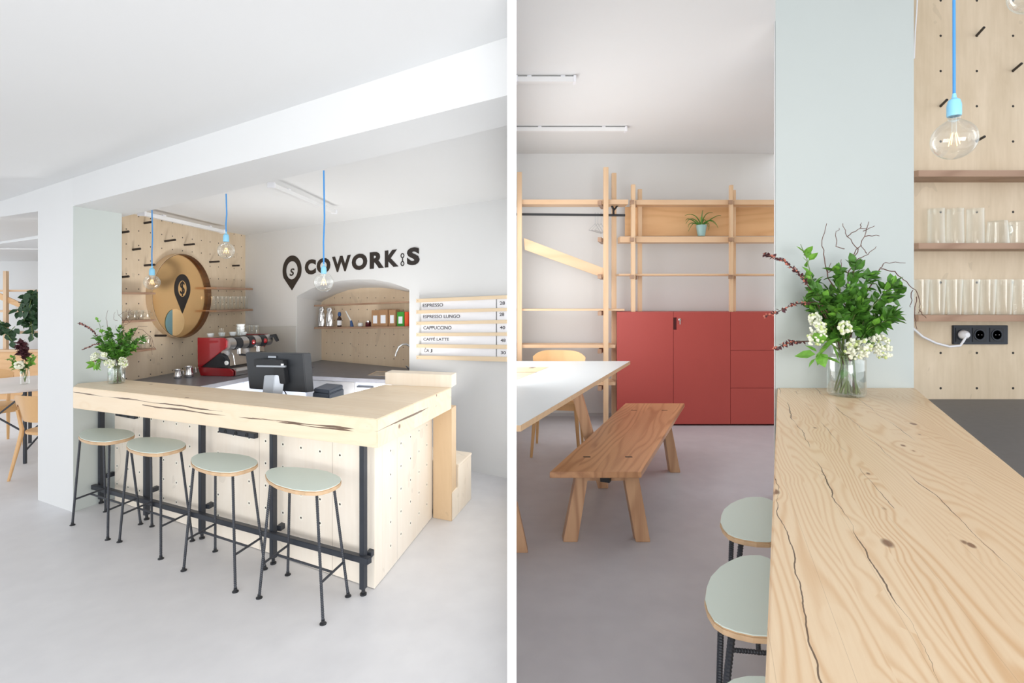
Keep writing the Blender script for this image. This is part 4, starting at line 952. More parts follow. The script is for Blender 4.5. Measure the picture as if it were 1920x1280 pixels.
def bouquet(base_c, s, jar, place, seed, mirror=False):
    random.seed(seed)
    bx, by = 1586.0, 745.0
    def Q(u, v, d=0.0): return base_c+V((u-bx)*s, d*s, (by-v)*s)
    grp = 'flowers in the jar '+place
    # jar
    t = thing('flower_jar', 'clear glass jar of cut branches '+place, 'jar', base_c)
    H = 98*s; R = 32*s
    MB().lathe_open([(.0001, .004), (R*.9, .0005), (R, .05*H), (R, .70*H), (R*.93, .76*H), (R*.80, .80*H), (R*.78, .93*H), (R*.84, .95*H), (R*.84, H), (R*.76, H), (R*.74, .8*H), (R*.9, .74*H), (R*.94, .68*H), (R*.94, .06*H), (.0001, .05*H)], base_c, 28).build('jar_glass', 'glass', t, smooth=True)
    MB().lathe([(.0001, .06*H), (R*.92, .065*H), (R*.92, .60*H), (.0001, .60*H)], base_c, 24).build('water', 'water', t, smooth=True)
    mouth = lambda k_: Q(1586+k_*14, 662, random.uniform(-10, 10))
    inside = lambda: Q(1586+random.uniform(-22, 22), 740, random.uniform(-20, 20))
    # leafy branches
    tips = [(1515, 545, -20), (1535, 500+30, 25), (1560, 512, -15), (1603, 498, 0), (1640, 515, 20), (1662, 535, -20), (1692, 548, 10), (1668, 592, -10), (1640, 600, -40), (1545, 585, -35), (1590, 560, -45), (1525, 575, 20), (1610, 590, 35), (1575, 545, 40)]
    wd_ = ['far left of the crown', 'rear left of the crown', 'upper left of the crown', 'topmost', 'upper right of the crown', 'right of the crown', 'reaching farthest right', 'lower right', 'lower right front', 'lower left front', 'front centre', 'left behind the lilac', 'rear centre right', 'rear centre']
    for i, (u, v, d) in enumerate(tips):
        k_ = (u-1586)/100.0; m1 = mouth(k_)
        path = [inside(), m1, Q((1586+u)/2+random.uniform(-5, 5), (640+v)/2, d*.5), Q(u, v, d)]
        spray('leafy_branch', 'green leafy branch in the jar %s, %s' % (place, wd_[i]), 'branch', path, 'stem', 1.6*s, [('leaves', 'leaf', 52, 21*s, 'leaf', .46), ('young_leaves', 'leaf2', 9, 17*s, 'leaf', .55)], grp, base_c)
    # trailing light green vine
    spray('vine_sprig', 'pale green upright vine sprig in the jar '+place, 'branch', [mouth(-.5), Q(1545, 590), Q(1522, 530), Q(1512, 490), Q(1500, 462)], 'stem', 1.2*s, [('leaves', 'leaf2', 15, 18*s, 'leaf', .35)], grp, base_c)
    spray('hanging_leaf_sprig', 'fresh green drooping leaves over the rim of the jar '+place, 'branch', [mouth(-.6), Q(1550, 640, -25), Q(1525, 650, -30), Q(1512, 672, -30)], 'stem', 1.2*s, [('leaves', 'leaf2', 14, 30*s, 'leaf', .4)], grp, base_c)
    # barberry
    for i, pth in enumerate(([(1560, 610), (1512, 545), (1490, 515), (1460, 492), (1426, 481)], [(1560, 620), (1530, 570), (1490, 574), (1460, 588), (1433, 597)], [(1560, 640), (1520, 645), (1495, 646), (1475, 652), (1458, 659)])):
        path = [mouth(-.7)]+[Q(u, v, -10+i*12) for u, v in pth]
        spray('barberry_branch', 'dark purple barberry branch %s in the jar %s' % (('highest and longest of three', 'middle one of three', 'lowest one of three')[i], place), 'branch', path, 'twig', 1.4*s,
              [('leaves', 'purple', 70 if i == 0 else 44, 7.5*s, 'small', .45), ('berries', 'berry', 34 if i == 0 else 22, 2.0*s, 'ball', .45)], grp, base_c)
    # twigs
    tw = [([(1600, 600), (1551, 525), (1545, 490), (1540, 455), (1549, 423)], [[(1550, 517), (1557, 497)], [(1552, 515), (1567, 505)]]),
          ([(1600, 600), (1592, 520), (1605, 490), (1612, 470), (1591, 447), (1583, 422)], [[(1591, 447), (1612, 433), (1630, 430)], [(1586, 470), (1570, 466), (1569, 445), (1576, 431)], [(1594, 520), (1580, 505), (1580, 490)]]),
          ([(1600, 600), (1606, 520), (1608, 480), (1628, 446), (1636, 418)], [[(1628, 446), (1656, 445)], [(1620, 430), (1622, 420)], [(1625, 436), (1647, 426)], [(1610, 492), (1635, 480), (1650, 465)], [(1632, 478), (1622, 463)]]),
          ([(1605, 600), (1650, 530), (1661, 507), (1690, 512), (1706, 528), (1730, 548), (1738, 575), (1735, 592)], [[(1662, 505), (1672, 495), (1710, 496)], [(1724, 548), (1720, 575), (1718, 580)], [(1731, 560), (1728, 600), (1732, 622)], [(1736, 585), (1750, 601)]])]
    for i, (mn_, subs) in enumerate(tw):
        t = thing('bare_twig', 'bare brown curling twig in the jar %s, %s' % (place, ('leftmost', 'second from the left', 'third from the left', 'arching down to the right')[i]), 'twig', base_c, grp)
        def wig(ps):
            o_ = []
            for a_, b_ in zip(ps, ps[1:]):
                for q_ in range(4): o_.append(lerp(a_, b_, q_/4)+(rnd(1.6*s) if q_ else V(0, 0, 0)))
            return o_+[ps[-1]]
        mb = MB(); w_ = wig([mouth(.2)]+[Q(u, v, i*6) for u, v in mn_]); mb.tube(w_, [1.4*s*(1-.65*q_/len(w_)) for q_ in range(len(w_))], 5)
        for sb in subs: w_ = wig([Q(u, v, i*6) for u, v in sb]); mb.tube(w_, [.85*s*(1-.5*q_/len(w_)) for q_ in range(len(w_))], 5)
        mb.build('stem', 'twig', t)
    # lilac
    for i, (u, v, ru, rv, d, lean) in enumerate(((1514, 626, 17, 27, -30, .25), (1583, 652, 24, 22, -38, .0), (1633, 648, 20, 26, -25, -.2), (1527, 602, 12, 14, 0, 0), (1560, 615, 12, 14, -38, 0))):
        t = thing('lilac_stem', 'white lilac cluster in the jar %s, %s' % (place, ('large one at the left', 'large one at the front', 'large one at the right', 'small one behind at the left', 'small one deep in the leaves')[i]), 'flower', base_c, grp)
        c = Q(u, v, d); MB().tube([inside(), mouth((u-1586)/70), c], 1.4*s, 6).build('stem', 'stem', t)
        for mt, cnt, nm_ in (('lilac', int(2.6*ru*1.6), 'blossoms'), ('lilac2', int(1.0*ru), 'buds')):
            mb = MB()
            for j in range(cnt):
                q = rnd(1)
                while q.length > 1 or q.length < .45: q = rnd(1)
                p = c+V((q.x*ru+q.z*rv*lean)*s, q.y*ru*.8*s, q.z*rv*s*(1 if q.z < 0 else .8))
                mb.ball(p, random.uniform(2.1, 3.4)*s, 6, 4)
            mb.build(nm_, mt, t)
    # stems in the water and a wet leaf
    mb = MB()
    t = thing('cut_stems', 'crossed brown and green stems standing in the water of the jar '+place, 'stems', base_c, grp)
    for j in range(7):
        mb.tube([Q(1586+random.uniform(-24, 24), 740, random.uniform(-18, 18)), Q(1586+random.uniform(-14, 14), 665, random.uniform(-10, 10))], 1.3*s, 6)
    mb.build('stems', 'twig', t)
    mb = MB(); leafmesh(mb, Q(1572, 690, -20), V(-.3, 0, -1), 24*s, 14*s, V(0, -1, 0)); mb.build('wet_leaf', 'leaf', t)
jr = PZ(1587, 741, CT); jr.z = CT+.001
bouquet(jr, jr.y/FP, None, 'on the right-hand bar', 3)
jl = PZ(218.5, 718, CT); jl.z = CT+.001
bouquet(jl, jl.y/FP*.425, None, 'on the left-hand bar', 5)

# ------------------------------------------------------------------ right-hand bar
a0 = PZ(1458, 727, CT); a1 = PZ(1434.5, 1280, CT); b0 = PZ(1716, 727, CT); b1 = PZ(1920, 893, CT)
ad = (a1-a0).normalized(); a2 = a1+ad*.45; bd_ = (b1-b0).normalized(); b2 = b0+bd_*((b0-b1).length*1.52)
rb_c = thing('bar_counter', 'right-hand bar with a wide cracked knotty pine top', 'bar counter', (a0.x, a0.y, 0))
MB().slab([XY(a0), XY(a2), XY(b2), XY(b0)], CT-.15, CT).build('countertop', 'pine2', rb_c, rz=math.atan2(-ad.y, -ad.x)+.10, org=V(a2.x, a2.y, CT), bevel=.006, bseg=3)
i0_ = V(.42, .02, 0)
MB().slab([XY(a0+i0_), XY(a2+i0_), XY(b2-V(.05, 0, 0)), XY(b0-V(.05, 0, 0))], 0, CT-.151).build('front_panel', 'plyplain', rb_c)
wt = thing('side_counter', 'charcoal worktop beside the right-hand bar', 'worktop', (3.2, 3.2, 0))
MB().slab([(b0.x-.0, YP-.003), XY(b0+bd_*.0+V(.01, .0, 0)), XY(b2+V(.012, 0, 0)), (6.2, b2.y), (6.2, YP-.003)], WZ-.04, WZ).build('worktop', 'worktop2', wt, bevel=.002)
MB().slab([(3.45, YP-.02), XY(b2+V(1.0, .4, 0)), (6.1, b2.y+.4), (6.1, YP-.02)], 0, WZ-.041).build('cabinet_body', 'bluewhite', wt)
# stools at the right-hand bar
for i, (cx, cy, lab) in enumerate(((1.07, 2.34, 'mint-topped stool half under the right-hand bar, farthest of three'), (.79, 1.75, 'mint-topped stool half under the right-hand bar, middle of three'), (.50, 1.11, 'mint-topped stool at the bottom edge by the right-hand bar, nearest of three'))):
    c = make_stool('bar stools at the right-hand bar', .0105, lab) if i == 0 else copy_tree(rst)
    if i == 0: rst = c
    c.location = (cx, cy, 0); c.rotation_euler = (0, 0, math.radians(-86)); c['label'] = lab
# shelves on the right peg wall
YS = YP-.20
def rshelf(vt, th, lab):
    z = P(0, vt, YS).z; x0 = (1713.5-960)*YS/FP
    o = MB().slab([(x0+.01, YP-.001), (x0, YS+.05), (x0+.035, YS), (5.2, YS), (5.2, YP-.001)], z-th*YS/FP, z).build('wall_shelf', 'plydark', org=(x0, YS, z), bevel=.0015)
    tag(o, lab, 'shelf', 'shelves above the right-hand bar'); return z
z1_ = rshelf(319, 12, 'topmost plywood shelf right of the green pillar, nothing on it')
z2_ = rshelf(455.5, 11, 'middle plywood shelf right of the green pillar with three tall glasses')
z3_ = rshelf(590.5, 12, 'lowest plywood shelf above the sockets packed with glasses')
YG = YS+.09; s = YG/FP
for i, u in enumerate((1755.5, 1791, 1829)):
    c = P(u, 455, YG); c.z = z2_+.001
    t = thing('tumbler', 'tall upturned glass on the middle right-hand shelf, %s from the left' % ORD[i], 'glass', c, 'upturned tall glasses')
    r = 14*s; h = 66*s; MB().lathe_open([(r*.98, .0), (r, .01), (r*.95, h*.9), (r*.97, h), (.0001, h), (.0001, h*.93), (r*.93, h*.93)], c, 22).build('glass_body', 'glass', t, smooth=True)
for i, u in enumerate((1871, 1911)):
    c = P(u, 455, YG); c.z = z2_+.001; r = 18*s; h = 43*s
    t = thing('glass_mug', 'squat upturned glass mug on the middle right-hand shelf, %s from the left' % ORD[i], 'mug', c, 'upturned glass mugs')
    MB().lathe_open([(r, 0), (r*.98, .01), (r*.85, h*.92), (r*.82, h), (.0001, h)], c, 22).build('glass_body', 'glass', t, smooth=True)
    sg = 1 if i == 0 else -1
    a = c+V(sg*r*.86, -.01, h*.8); MB().tube([a, a+V(sg*.02, -.01, -.005), a+V(sg*.028, -.012, -.04), a+V(sg*.01, 0, -.075)], .006, 8).build('handle', 'glass', t, smooth=True)
for rw_ in range(1):
    for i in range(8):
        u = 1727+i*31.2+rw_*14; y = YS+.055+rw_*.085; c = P(u, 590, y); c.z = z3_+.001; q = y/FP; r = 13.6*q; h = 66*q
        t = thing('tumbler', 'clear glass in the packed row on the lowest right-hand shelf, %s from the left' % ORD[i], 'glass', c, 'glasses packed on the lowest right-hand shelf')
        MB().lathe_open([(.0001, .002), (r*.8, .0), (r*.82, .01), (r*.98, h*.86), (r, h*.9), (r, h), (r*.95, h)], c, 18).build('glass_body', 'glass', t, smooth=True)
# pegs on the right wall
for (a, c, lab) in (((1831, 67), (1845, 51.5), 'dark peg high on the right plywood wall, right of the blue cord'), ((1899, 133), (1915.5, 119), 'dark peg at the right edge of the right plywood wall'), ((1763.5, 199), (1775.5, 187), 'dark peg left of the hanging bulb on the right plywood wall'), ((1831, 264.5), (1846, 256), 'dark peg right of the hanging bulb on the right plywood wall')):
    p = P(*a, YP); q = P(*c, YP-.10); tag(MB().tube([p, q], .0095, 10).build('wall_peg', 'ink', org=p), lab, 'peg', 'pegs in the right plywood wall')
# sockets
sk = thing('wall_socket', 'dark triple wall socket under the lowest right-hand shelf', 'socket', P(1835, 627, YP))
yq = YP-.001
MB().prism([P(1784, 609.5, yq), P(1886, 609.5, yq), P(1886, 645, yq), P(1784, 645, yq)], V(0, -.02, 0)).build('frame', 'black', sk, bevel=.003)
for i, u in enumerate((1804.5, 1836, 1868.5)):
    c = P(u, 627.5, yq-.0205)
    o = MB().prism([c+V(-.055, 0, -.055), c+V(.055, 0, -.055), c+V(.055, 0, .055), c+V(-.055, 0, .055)], V(0, -.004, 0)).build('socket', 'rubber', sk, bevel=.002)
    MB().lathe([(.045, 0), (.045, .004), (.036, .004), (.034, -.0)], c-V(0, .004, 0), 20, (0, -1, 0)).build('socket_ring', 'black', o)
    for sgn in (-1, 1): MB().ball(c+V(sgn*.013, -.006, 0), .005, 8, 6).build('contact', 'chrome', o)
plg = thing('power_plug', 'white plug with its cable in the left socket', 'plug', P(1804.5, 627, YP-.03))
c = P(1804.5, 627, YP-.03); MB().lathe([(.034, 0), (.036, .01), (.03, .035), (.018, .05)], c, 18, (0, -1, 0)).build('plug_body', 'plastwhite', plg, smooth=True)
yy = YP-.07
MB().tube([c+V(0, -.04, 0), P(1806, 640, yy), P(1800, 648, yy), P(1780, 649.5, yy), P(1755, 643, yy), P(1730, 631, yy), P(1714, 617, yy), P(1700, 600, yy+.04)], .0085, 10).build('cable', 'plastwhite', plg, smooth=True)
c0 = P(1716, 60, YP-.05)
tag(MB().tube([P(1721, -20, YP-.1), P(1718.5, 25, YP-.05), P(1716, 60, YP-.03), P(1714, 110, YP-.02)], .005, 8).build('hanging_cable', 'plastwhite', org=c0), 'thin white cable hanging beside the green pillar near the ceiling', 'cable')

# ------------------------------------------------------------------ bench
BZ = .49
n0 = PZ(1030.4, 884.7, BZ); n1 = PZ(1202.3, 884.7, BZ); m0 = PZ(1172.5, 755.8, BZ); m1 = PZ(1283.6, 755.8, BZ)
bench = thing('wooden_bench', 'long oiled oak bench with slanted legs in front of the red cabinet', 'bench', (lerp(n0, m1, .5).x, lerp(n0, m1, .5).y, 0))
rzb = math.atan2(m0.y-n0.y, m0.x-n0.x)-math.pi/2
MB().slab([XY(n0), XY(n1), XY(m1), XY(m0)], BZ-.038, BZ).build('seat_plank', 'oak', bench, rz=rzb, org=V(n0.x, n0.y, BZ), bevel=.003)
def bleg(pts, y, th, name='leg', z0=None):
    q = [P(u, v, y) for u, v in pts]
    for p in q[2:]:
        p.z = 0
    for p in q[:2]: p.z = BZ-.0385
    return MB().prism(q, V(.0, th, 0)).build(name, 'oakz', bench, bevel=.003)
yb = 1600/(1016-HZ); bleg([(1081, 897), (1104, 897), (1083, 1016), (1056, 1016)], yb, .085); bleg([(1169, 897), (1196.5, 897), (1219.6, 1016), (1192.5, 1016)], yb, .085)
yf = 1600/(886-HZ); bleg([(1243, 800), (1258, 800), (1276, 886), (1257, 886)], yf, .085); bleg([(1186, 800), (1202, 800), (1190, 886), (1171, 886)], yf, .085)
for y, ua, ub in ((yb+.012, 1100, 1172), (yf+.012, 1200, 1248)):
    a = P(ua, 904, y); c = P(ub, 904, y); MB().box(a.x, c.x, y, y+.05, BZ-.09, BZ-.0385).build('cross_rail', 'oakz', bench)
aa = P(1134, 904, yb-.02); cc_ = P(1222, 800, yf+.1); MB().bar(V(aa.x, aa.y, BZ-.065), V(cc_.x, cc_.y, BZ-.065), .062, .051).build('steel_beam', 'rubber', bench)
for (u, v) in ((1100.5, 856.3), (1179, 856.3), (1188.5, 768.6), (1246, 768.6)):
    c = PZ(u, v, BZ); hw = (6.7 if v > 800 else 5.2)*c.y/FP; MB().box(c.x-hw, c.x+hw, c.y-.010, c.y+.010, BZ, BZ+.0008).build('wedge_inlay', 'ink', bench)
# ------------------------------------------------------------------ white table
tyf = 5.55; TZ = P(0, 676.6, tyf).z; tyn = (CAM-TZ)*FP/(796.5-HZ)
tn = V((976.5-960)*tyn/FP, tyn, 0); tf = V((1181.6-960)*tyf/FP, tyf, 0)
tab = thing('long_table', 'long white-topped table with slanted wooden legs beside the bench', 'table', (tn.x+.3, 4.2, 0))
LX = .0165
MB().slab([(LX, tyn), XY(tn), XY(tf), (LX, tyf)], TZ-.034, TZ-.0015).build('tabletop_edge', 'plyedge', tab)
MB().slab([(LX, tyn), XY(tn), XY(tf), (LX, tyf)], TZ-.0014, TZ).build('tabletop', 'tablewhite', tab)
q = [PZ(969, 688.3, TZ), PZ(1029, 688.3, TZ), PZ(969, 713.5, TZ)]
MB().slab([(LX+.002, q[0].y), XY(q[1]), (LX+.002, q[2].y)], TZ+.0002, TZ+.0012).build('wooden_cable_flap', 'plytan', tab)
c = PZ(999, 689.5, TZ); MB().slab([(c.x-.04, c.y-.02), (c.x+.0, c.y-.02), (c.x+.03, c.y+.03), (c.x-.01, c.y+.03)], TZ+.0013, TZ+.002).build('flap_slot', 'ink', tab)
c = PZ(985, 697.5, TZ); MB().box(LX+.002, c.x+.10, c.y-.008, c.y+.008, TZ+.0013, TZ+.002).build('flap_gap', 'ink', tab)
y = 4.50
def tleg(u0, v0, u1, v1, y, w_, th, name='leg', mat='oakz'):
    a = P(u0, v0, y); c = P(u1, v1, y); k_ = (c.x-a.x)/(c.z-a.z); xt = a.x+(TZ-.036-a.z)*k_; xb = a.x+(0-a.z)*k_
    zt = TZ-.036
    if xt < LX+w_/2:                               # short leg that stops under a rail beside the partition
        zt = a.z+(LX+w_/2+.002-a.x)/k_; xt = LX+w_/2+.002
    return MB().prism([V(xt-w_/2, y, zt), V(xt+w_/2, y, zt), V(xb+w_/2, y, 0), V(xb-w_/2, y, 0)], V(.02, th, 0)).build(name, mat, tab, bevel=.003)
tleg(1082, 743, 1103, 817, y, .085, .09)
ya = 3.36
MB().prism([V(LX, ya, 0), V((990-960)*ya/FP, ya, 0), V((971-960)*ya/FP, ya, P(0, 950, ya).z), V(LX, ya, P(0, 940, ya).z)], V(0, .08, 0)).build('leg', 'oakz', tab, bevel=.002)
MB().box(.08, .50, y+.02, y+.07, TZ-.11, TZ-.036).build('cross_rail', 'oakz', tab)
# ------------------------------------------------------------------ wooden chairs
def chair(loc, ang, s, lab):
    t = thing('wooden_chair', lab, 'chair', (0, 0, 0), 'honey coloured wooden chairs')
    mb = MB(); out = []
    for i in range(24):
        a = 2*math.pi*i/24; x = .235*math.copysign(abs(math.cos(a))**.6, math.cos(a)); y_ = .215*math.copysign(abs(math.sin(a))**.6, math.sin(a)); out.append(V(x*(1+.08*(-y_)/.2), y_, .43))
    MB().prism(out, (0, 0, .028)).build('seat', 'chairwood', t, bevel=.006)
    nx, nz = 14, 6; vs = []
    for layer in (0, 1):
        for j in range(nz+1):
            for i in range(nx+1):
                x = (i/nx*2-1); zz = j/nz
                wdt = .255*(1-.12*(1-zz)); tt = 1.0
                z = .56+.255*zz-(.05*(abs(x)**5) if zz > .5 else -.05*(abs(x)**5))
                vs.append(V(x*wdt, .235+.05*zz-.085*x*x+layer*.013, z))
    f_ = []; m_ = (nx+1)*(nz+1)
    for j in range(nz):
        for i in range(nx):
            a = j*(nx+1)+i; f_ += [(a, a+1, a+nx+2, a+nx+1), (m_+a, m_+a+nx+1, m_+a+nx+2, m_+a+1)]
    for i in range(nx): f_ += [(i, m_+i, m_+i+1, i+1), (nz*(nx+1)+i, nz*(nx+1)+i+1, m_+nz*(nx+1)+i+1, m_+nz*(nx+1)+i)]
    for j in range(nz): a = j*(nx+1); f_ += [(a, a+nx+1, m_+a+nx+1, m_+a), (a+nx, m_+a+nx, m_+a+2*nx+1, a+2*nx+1)]
    MB().add(vs, f_).build('backrest', 'chairwood', t, smooth=True)
    for sx in (-1, 1):
        MB().tube([V(sx*.18, -.15, .43), V(sx*.215, -.20, 0)], [.020, .012], 10).build('leg', 'chairwood', t, smooth=True)
        MB().tube([V(sx*.215, .215, .66), V(sx*.20, .185, .47), V(sx*.20, .19, .42), V(sx*.225, .28, 0)], [.012, .018, .020, .012], 10).build('leg', 'chairwood', t, smooth=True)
    MB().box(-.17, .17, -.165, -.145, .375, .429).build('seat_rail', 'chairwood', t)
    t.location = loc; t.rotation_euler = (0, 0, ang); t.scale = s if isinstance(s, tuple) else (s, s, s)
    return t
chair((.47, 5.56, 0), math.radians(-10), (1.12, 1.12, 1.27), 'honey wood chair tucked under the white table before the shelves')
chair((-4.15, 4.88, 0), math.radians(166), .93, 'honey wood chair half hidden by the white pillar at the round table')
chair((-5.62, 5.75, 0), math.radians(60), 1.0, 'honey wood chair at the far left edge behind the round table')
# ------------------------------------------------------------------ red cabinet
YR = 1600/(798-HZ)
x0 = (1157-960)*YR/FP; x1 = (1263-960)*YR/FP; x2 = (1370-960)*YR/FP; x3 = (1490-960)*YR/FP; zt_ = P(0, 584.5, YR).z
rc = thing('red_cabinet', 'long brick red cabinet with doors and drawers against the white wall', 'cabinet', (x0, YR, 0))
MB().box(x0+.065, x3, YR+.02, WR-.02, .02, zt_).build('body', 'red', rc)
MB().box(x0+.005, x3, YR+.03, YR+.06, 0, .02).build('plinth', 'redgap', rc)
g = .004
d1 = MB().box(x0, x1-g, YR, YR+.019, .022, zt_).build('door', 'red', rc, bevel=.001)
hx0, hx1, hz0, hz1 = (1263.3-960)*YR/FP, (1269-960)*YR/FP, P(0, 618, YR).z, P(0, 595, YR).z
mb = MB().box(hx1, x2-g, YR, YR+.019, .022, zt_); mb.box(x1, hx1, YR, YR+.019, .022, hz0); mb.box(x1, hx1, YR, YR+.019, hz1, zt_)
d2 = mb.build('door', 'red', rc)
MB().box(hx0, hx1, YR+.0192, YR+.0198, hz0, hz1).build('finger_pull', 'redgap', d2)
c = P(1274, 599, YR); MB().lathe([(.018, 0), (.018, .012), (.006, .014), (.006, .03)], c, 14, (0, -1, 0)).build('lock', 'chrome', d2)
MB().box(c.x-.008, c.x+.004, YR-.03, YR-.026, c.z-.06, c.z+.005).build('key', 'chrome', d2)
zs = [zt_, P(0, 657, YR).z, P(0, 727.5, YR).z, .022]
for i in range(3): MB().box(x2, x3, YR, YR+.019, zs[i+1]+(g if i < 2 else 0), zs[i]).build('drawer', 'red', rc, bevel=.001)
# ------------------------------------------------------------------ open shelving against the back wall (right)
yA = YR+.02; yBk = WR-.06
def frame_post(par, u0, u1, vt, y, zb, name='post'):
    a = P(u0, vt, y); c = P(u1, vt, y); d_ = .045
    return MB().box(a.x, c.x, y, y+d_, zb, a.z).build(name, 'shelfwoodz', par, bevel=.003)
rk = thing('shelving_rack', 'open ash shelving with black clothes rail and diagonal brace', 'shelving', (.7, yA, 0))
xl = .03
YA1 = YR-.02
frame_post(rk, 969.5, 978.6, 322, YA1, 0); frame_post(rk, 1132, 1141, 313, YA1, 0); frame_post(rk, 1147.5, 1156, 324, YA1+.33, 0)
def plank(par, u0, u1, v0, v1, y, dp, mat='shelfwood', name='shelf', skew=0.0):
    a = P(u0, v0, y); c = P(u1, v1, y); xa = max(a.x, LX)
    return MB().prism([V(xa, y, c.z), V(c.x, y, c.z), V(c.x, y, a.z), V(xa, y, a.z)], V(skew, dp, 0)).build(name, mat, par, org=V(xa, y, c.z), bevel=.001)
plank(rk, 969, 1178, 374, 382.5, YA1+.05, .22); plank(rk, 969, 1171, 579, 582.5, YA1+.05, .28); plank(rk, 969, 1154, 646, 652, YA1+.05, .28); plank(rk, 969, 1154, 716, 722, YA1+.05, .28)
for v in (379, 448, 518, 587.5, 659, 729):
    for (ua, ub) in ((969, 972), (1125, 1134)):
        a = P(ua, v, YA1-.01); c = P(ub, v, YA1-.01)
        if ua > 1000: MB().bar(V(a.x, YA1+.02, a.z), V(a.x+.10, YA1+.36, a.z), .05, .055).build('clamp_block', 'plydark', rk, bevel=.003)
q = [P(982, 446, YA1+.055), P(1133, 503, YA1+.055), P(1133, 521, YA1+.055), P(984, 468, YA1+.055)]
MB().prism(q, V(0, .025, 0)).build('diagonal_brace', 'shelfwood', rk, bevel=.001)
q0 = P(1172, 403.5, YA1+.2); q1 = P(970, 401.5, YA1+.2); q1.x = LX+.01
MB().bar(q1, q0, .022, .028).build('clothes_rail', 'rubber', rk)
y = YA1+.18
MB().tube([P(1143, 376, y), P(1150, 392, y), P(1150.5, 402, y)], .014, 8).build('rail_bracket', 'rubber', rk); MB().tube([P(1158, 385, y), P(1151, 394, y)], .012, 8).build('rail_bracket', 'rubber', rk)
# hangers
for i, u in enumerate((1116, 1121, 1127)):
    y = YA1+.2; c = P(u, 401.5, y); t = thing('coat_hanger', 'thin white wire hanger on the black rail, %s from the left' % ORD[i], 'hanger', c, 'wire hangers')
    h = 0.012; k_ = y/FP
    pts = [c+V(-.006, 0, -.02), c+V(.012, 0, .0), c+V(.004, 0, .018), c+V(-.012, 0, .006)]
    mb = MB(); mb.tube([c+V(.012, 0, .004), c+V(0, 0, .019), c+V(-.013, 0, .004), c+V(0, 0, -.03), c+V(0, 0, -.12)], .003, 6)
    mb.tube([c+V(0, 0, -.12), c+V(-.10, -.12, -.22), c+V(.10, .12, -.235), c+V(0, 0, -.12)], .003, 6); mb.build('wire', 'silverplastic', t)
rk2 = thing('shelving_rack', 'open ash shelving standing on the red cabinet with an amber back panel', 'shelving', (1.6, yA+.1, zt_))
YB1 = YR+.05
frame_post(rk2, 1184, 1191.5, 345.5, YB1, zt_); frame_post(rk2, 1196.8, 1204, 354, YB1+.20, zt_); frame_post(rk2, 1369, 1375.3, 346.5, YB1, zt_); frame_post(rk2, 1376, 1380, 356, YB1+.20, zt_)
plank(rk2, 1186, 1475, 374.5, 383.5, YB1+.05, .17); plank(rk2, 1163, 1475, 443, 454, YB1+.05, .17, 'shelfwood'); plank(rk2, 1160, 1475, 513, 516.5, YB1+.05, .17)
plank(rk2, 1172, 1475, 388, 442, YB1+.255, .015, 'orangewood', 'back_panel')
for v in (379, 449, 519):
    for u in (1181, 1366):
        a = P(u, v, YB1-.012); MB().bar(V(a.x, YB1-.012, a.z), V(a.x+.05, YB1-.012, a.z), .02, .05).build('clamp_block', 'plydark', rk2)
        MB().bar(V(a.x+.065, YB1+.02, a.z), V(a.x+.13, YB1+.22, a.z), .035, .05).build('clamp_block', 'plydark', rk2)
# plant
pc = P(1315, 442.5, YB1+.13); s = pc.y/FP
pot = thing('potted_plant', 'spidery green plant in a pale blue green pot on the shelf', 'plant', pc)
MB().lathe([(6.6*s, 0), (9.6*s, 19*s), (9.6*s, 20.5*s), (8.6*s, 20.5*s), (8.4*s, 17*s)], pc, 22).build('pot', 'pot', pot, smooth=True)
MB().lathe([(8*s, 16*s), (.001, 17*s)], pc, 16).build('soil', 'twig', pot)
mb = MB(); random.seed(4)
for (du, dv1, du2, dv2) in ((-14, 22, -26, -6), (-20, 30, -31, 8), (-28, 26, -38+8, 14), (12, 24, 26, 6), (20, 28, 29, 0), (28, 28, 36, 24), (6, 30, 14, 4), (-8, 34, -30, 25), (5, 34, 22, 30), (0, 36, 2, 34), (-24, 18, -25, 2), (18, 20, 12, -4)):
    p0 = pc+V(0, 0, 18*s); dpt = random.uniform(-.05, .03); pm = pc+V(du*s, dpt*.6, (dv1+14)*s); pe_ = pc+V(du2*s, dpt, (dv2+14)*s); pts = []
    for j in range(9):
        t_ = j/8; pts.append(p0*(1-t_)**2+pm*2*t_*(1-t_)+pe_*t_*t_)
    mb.tube(pts, [1.3*s*(1-.75*j/8) for j in range(9)], 5)
mb.build('leaves', 'leaf', pot)
MB().tube([pc+V(0, 0, 15*s), pc+V(.5*s, 0, 36*s)], 1.6*s, 6).build('stem', 'leaf2', pot)

# ------------------------------------------------------------------ far-left room
yT = 5.5; tbc = V(-5.05, yT, 0)
rt_ = thing('round_table', 'round pale table with crossed black steel legs in the far room', 'table', tbc)
TZ2 = .735
MB().lathe([(.60, TZ2-.022), (.615, TZ2-.018), (.615, TZ2-.002), (.61, TZ2)], (tbc.x, tbc.y, 0), 48).build('tabletop', 'tablegrey', rt_, smooth=True)
for (ax_, ay_) in ((-.42, -.28), (.32, -.32), (.42, .3), (-.3, .42)):
    MB().bar(tbc+V(ax_, ay_, 0), tbc+V(ax_, ay_, TZ2-.023), .022).build('leg', 'black', rt_)
for (p, q) in (((-.42, -.28, .12), (.32, -.32, .68)), ((-.42, -.28, .68), (.32, -.32, .3)), ((.32, -.32, .12), (.42, .3, .68)), ((-.42, -.28, .71), (.32, -.32, .71)), ((-.3, .42, .12), (.42, .3, .66))):
    MB().bar(tbc+V(*p), tbc+V(*q), .012).build('brace', 'black', rt_)
jc = V(-4.95, 5.42, TZ2+.001)
random.seed(11)
jj = thing('flower_jar', 'small glass jar of garden flowers on the round table in the far room', 'jar', jc)
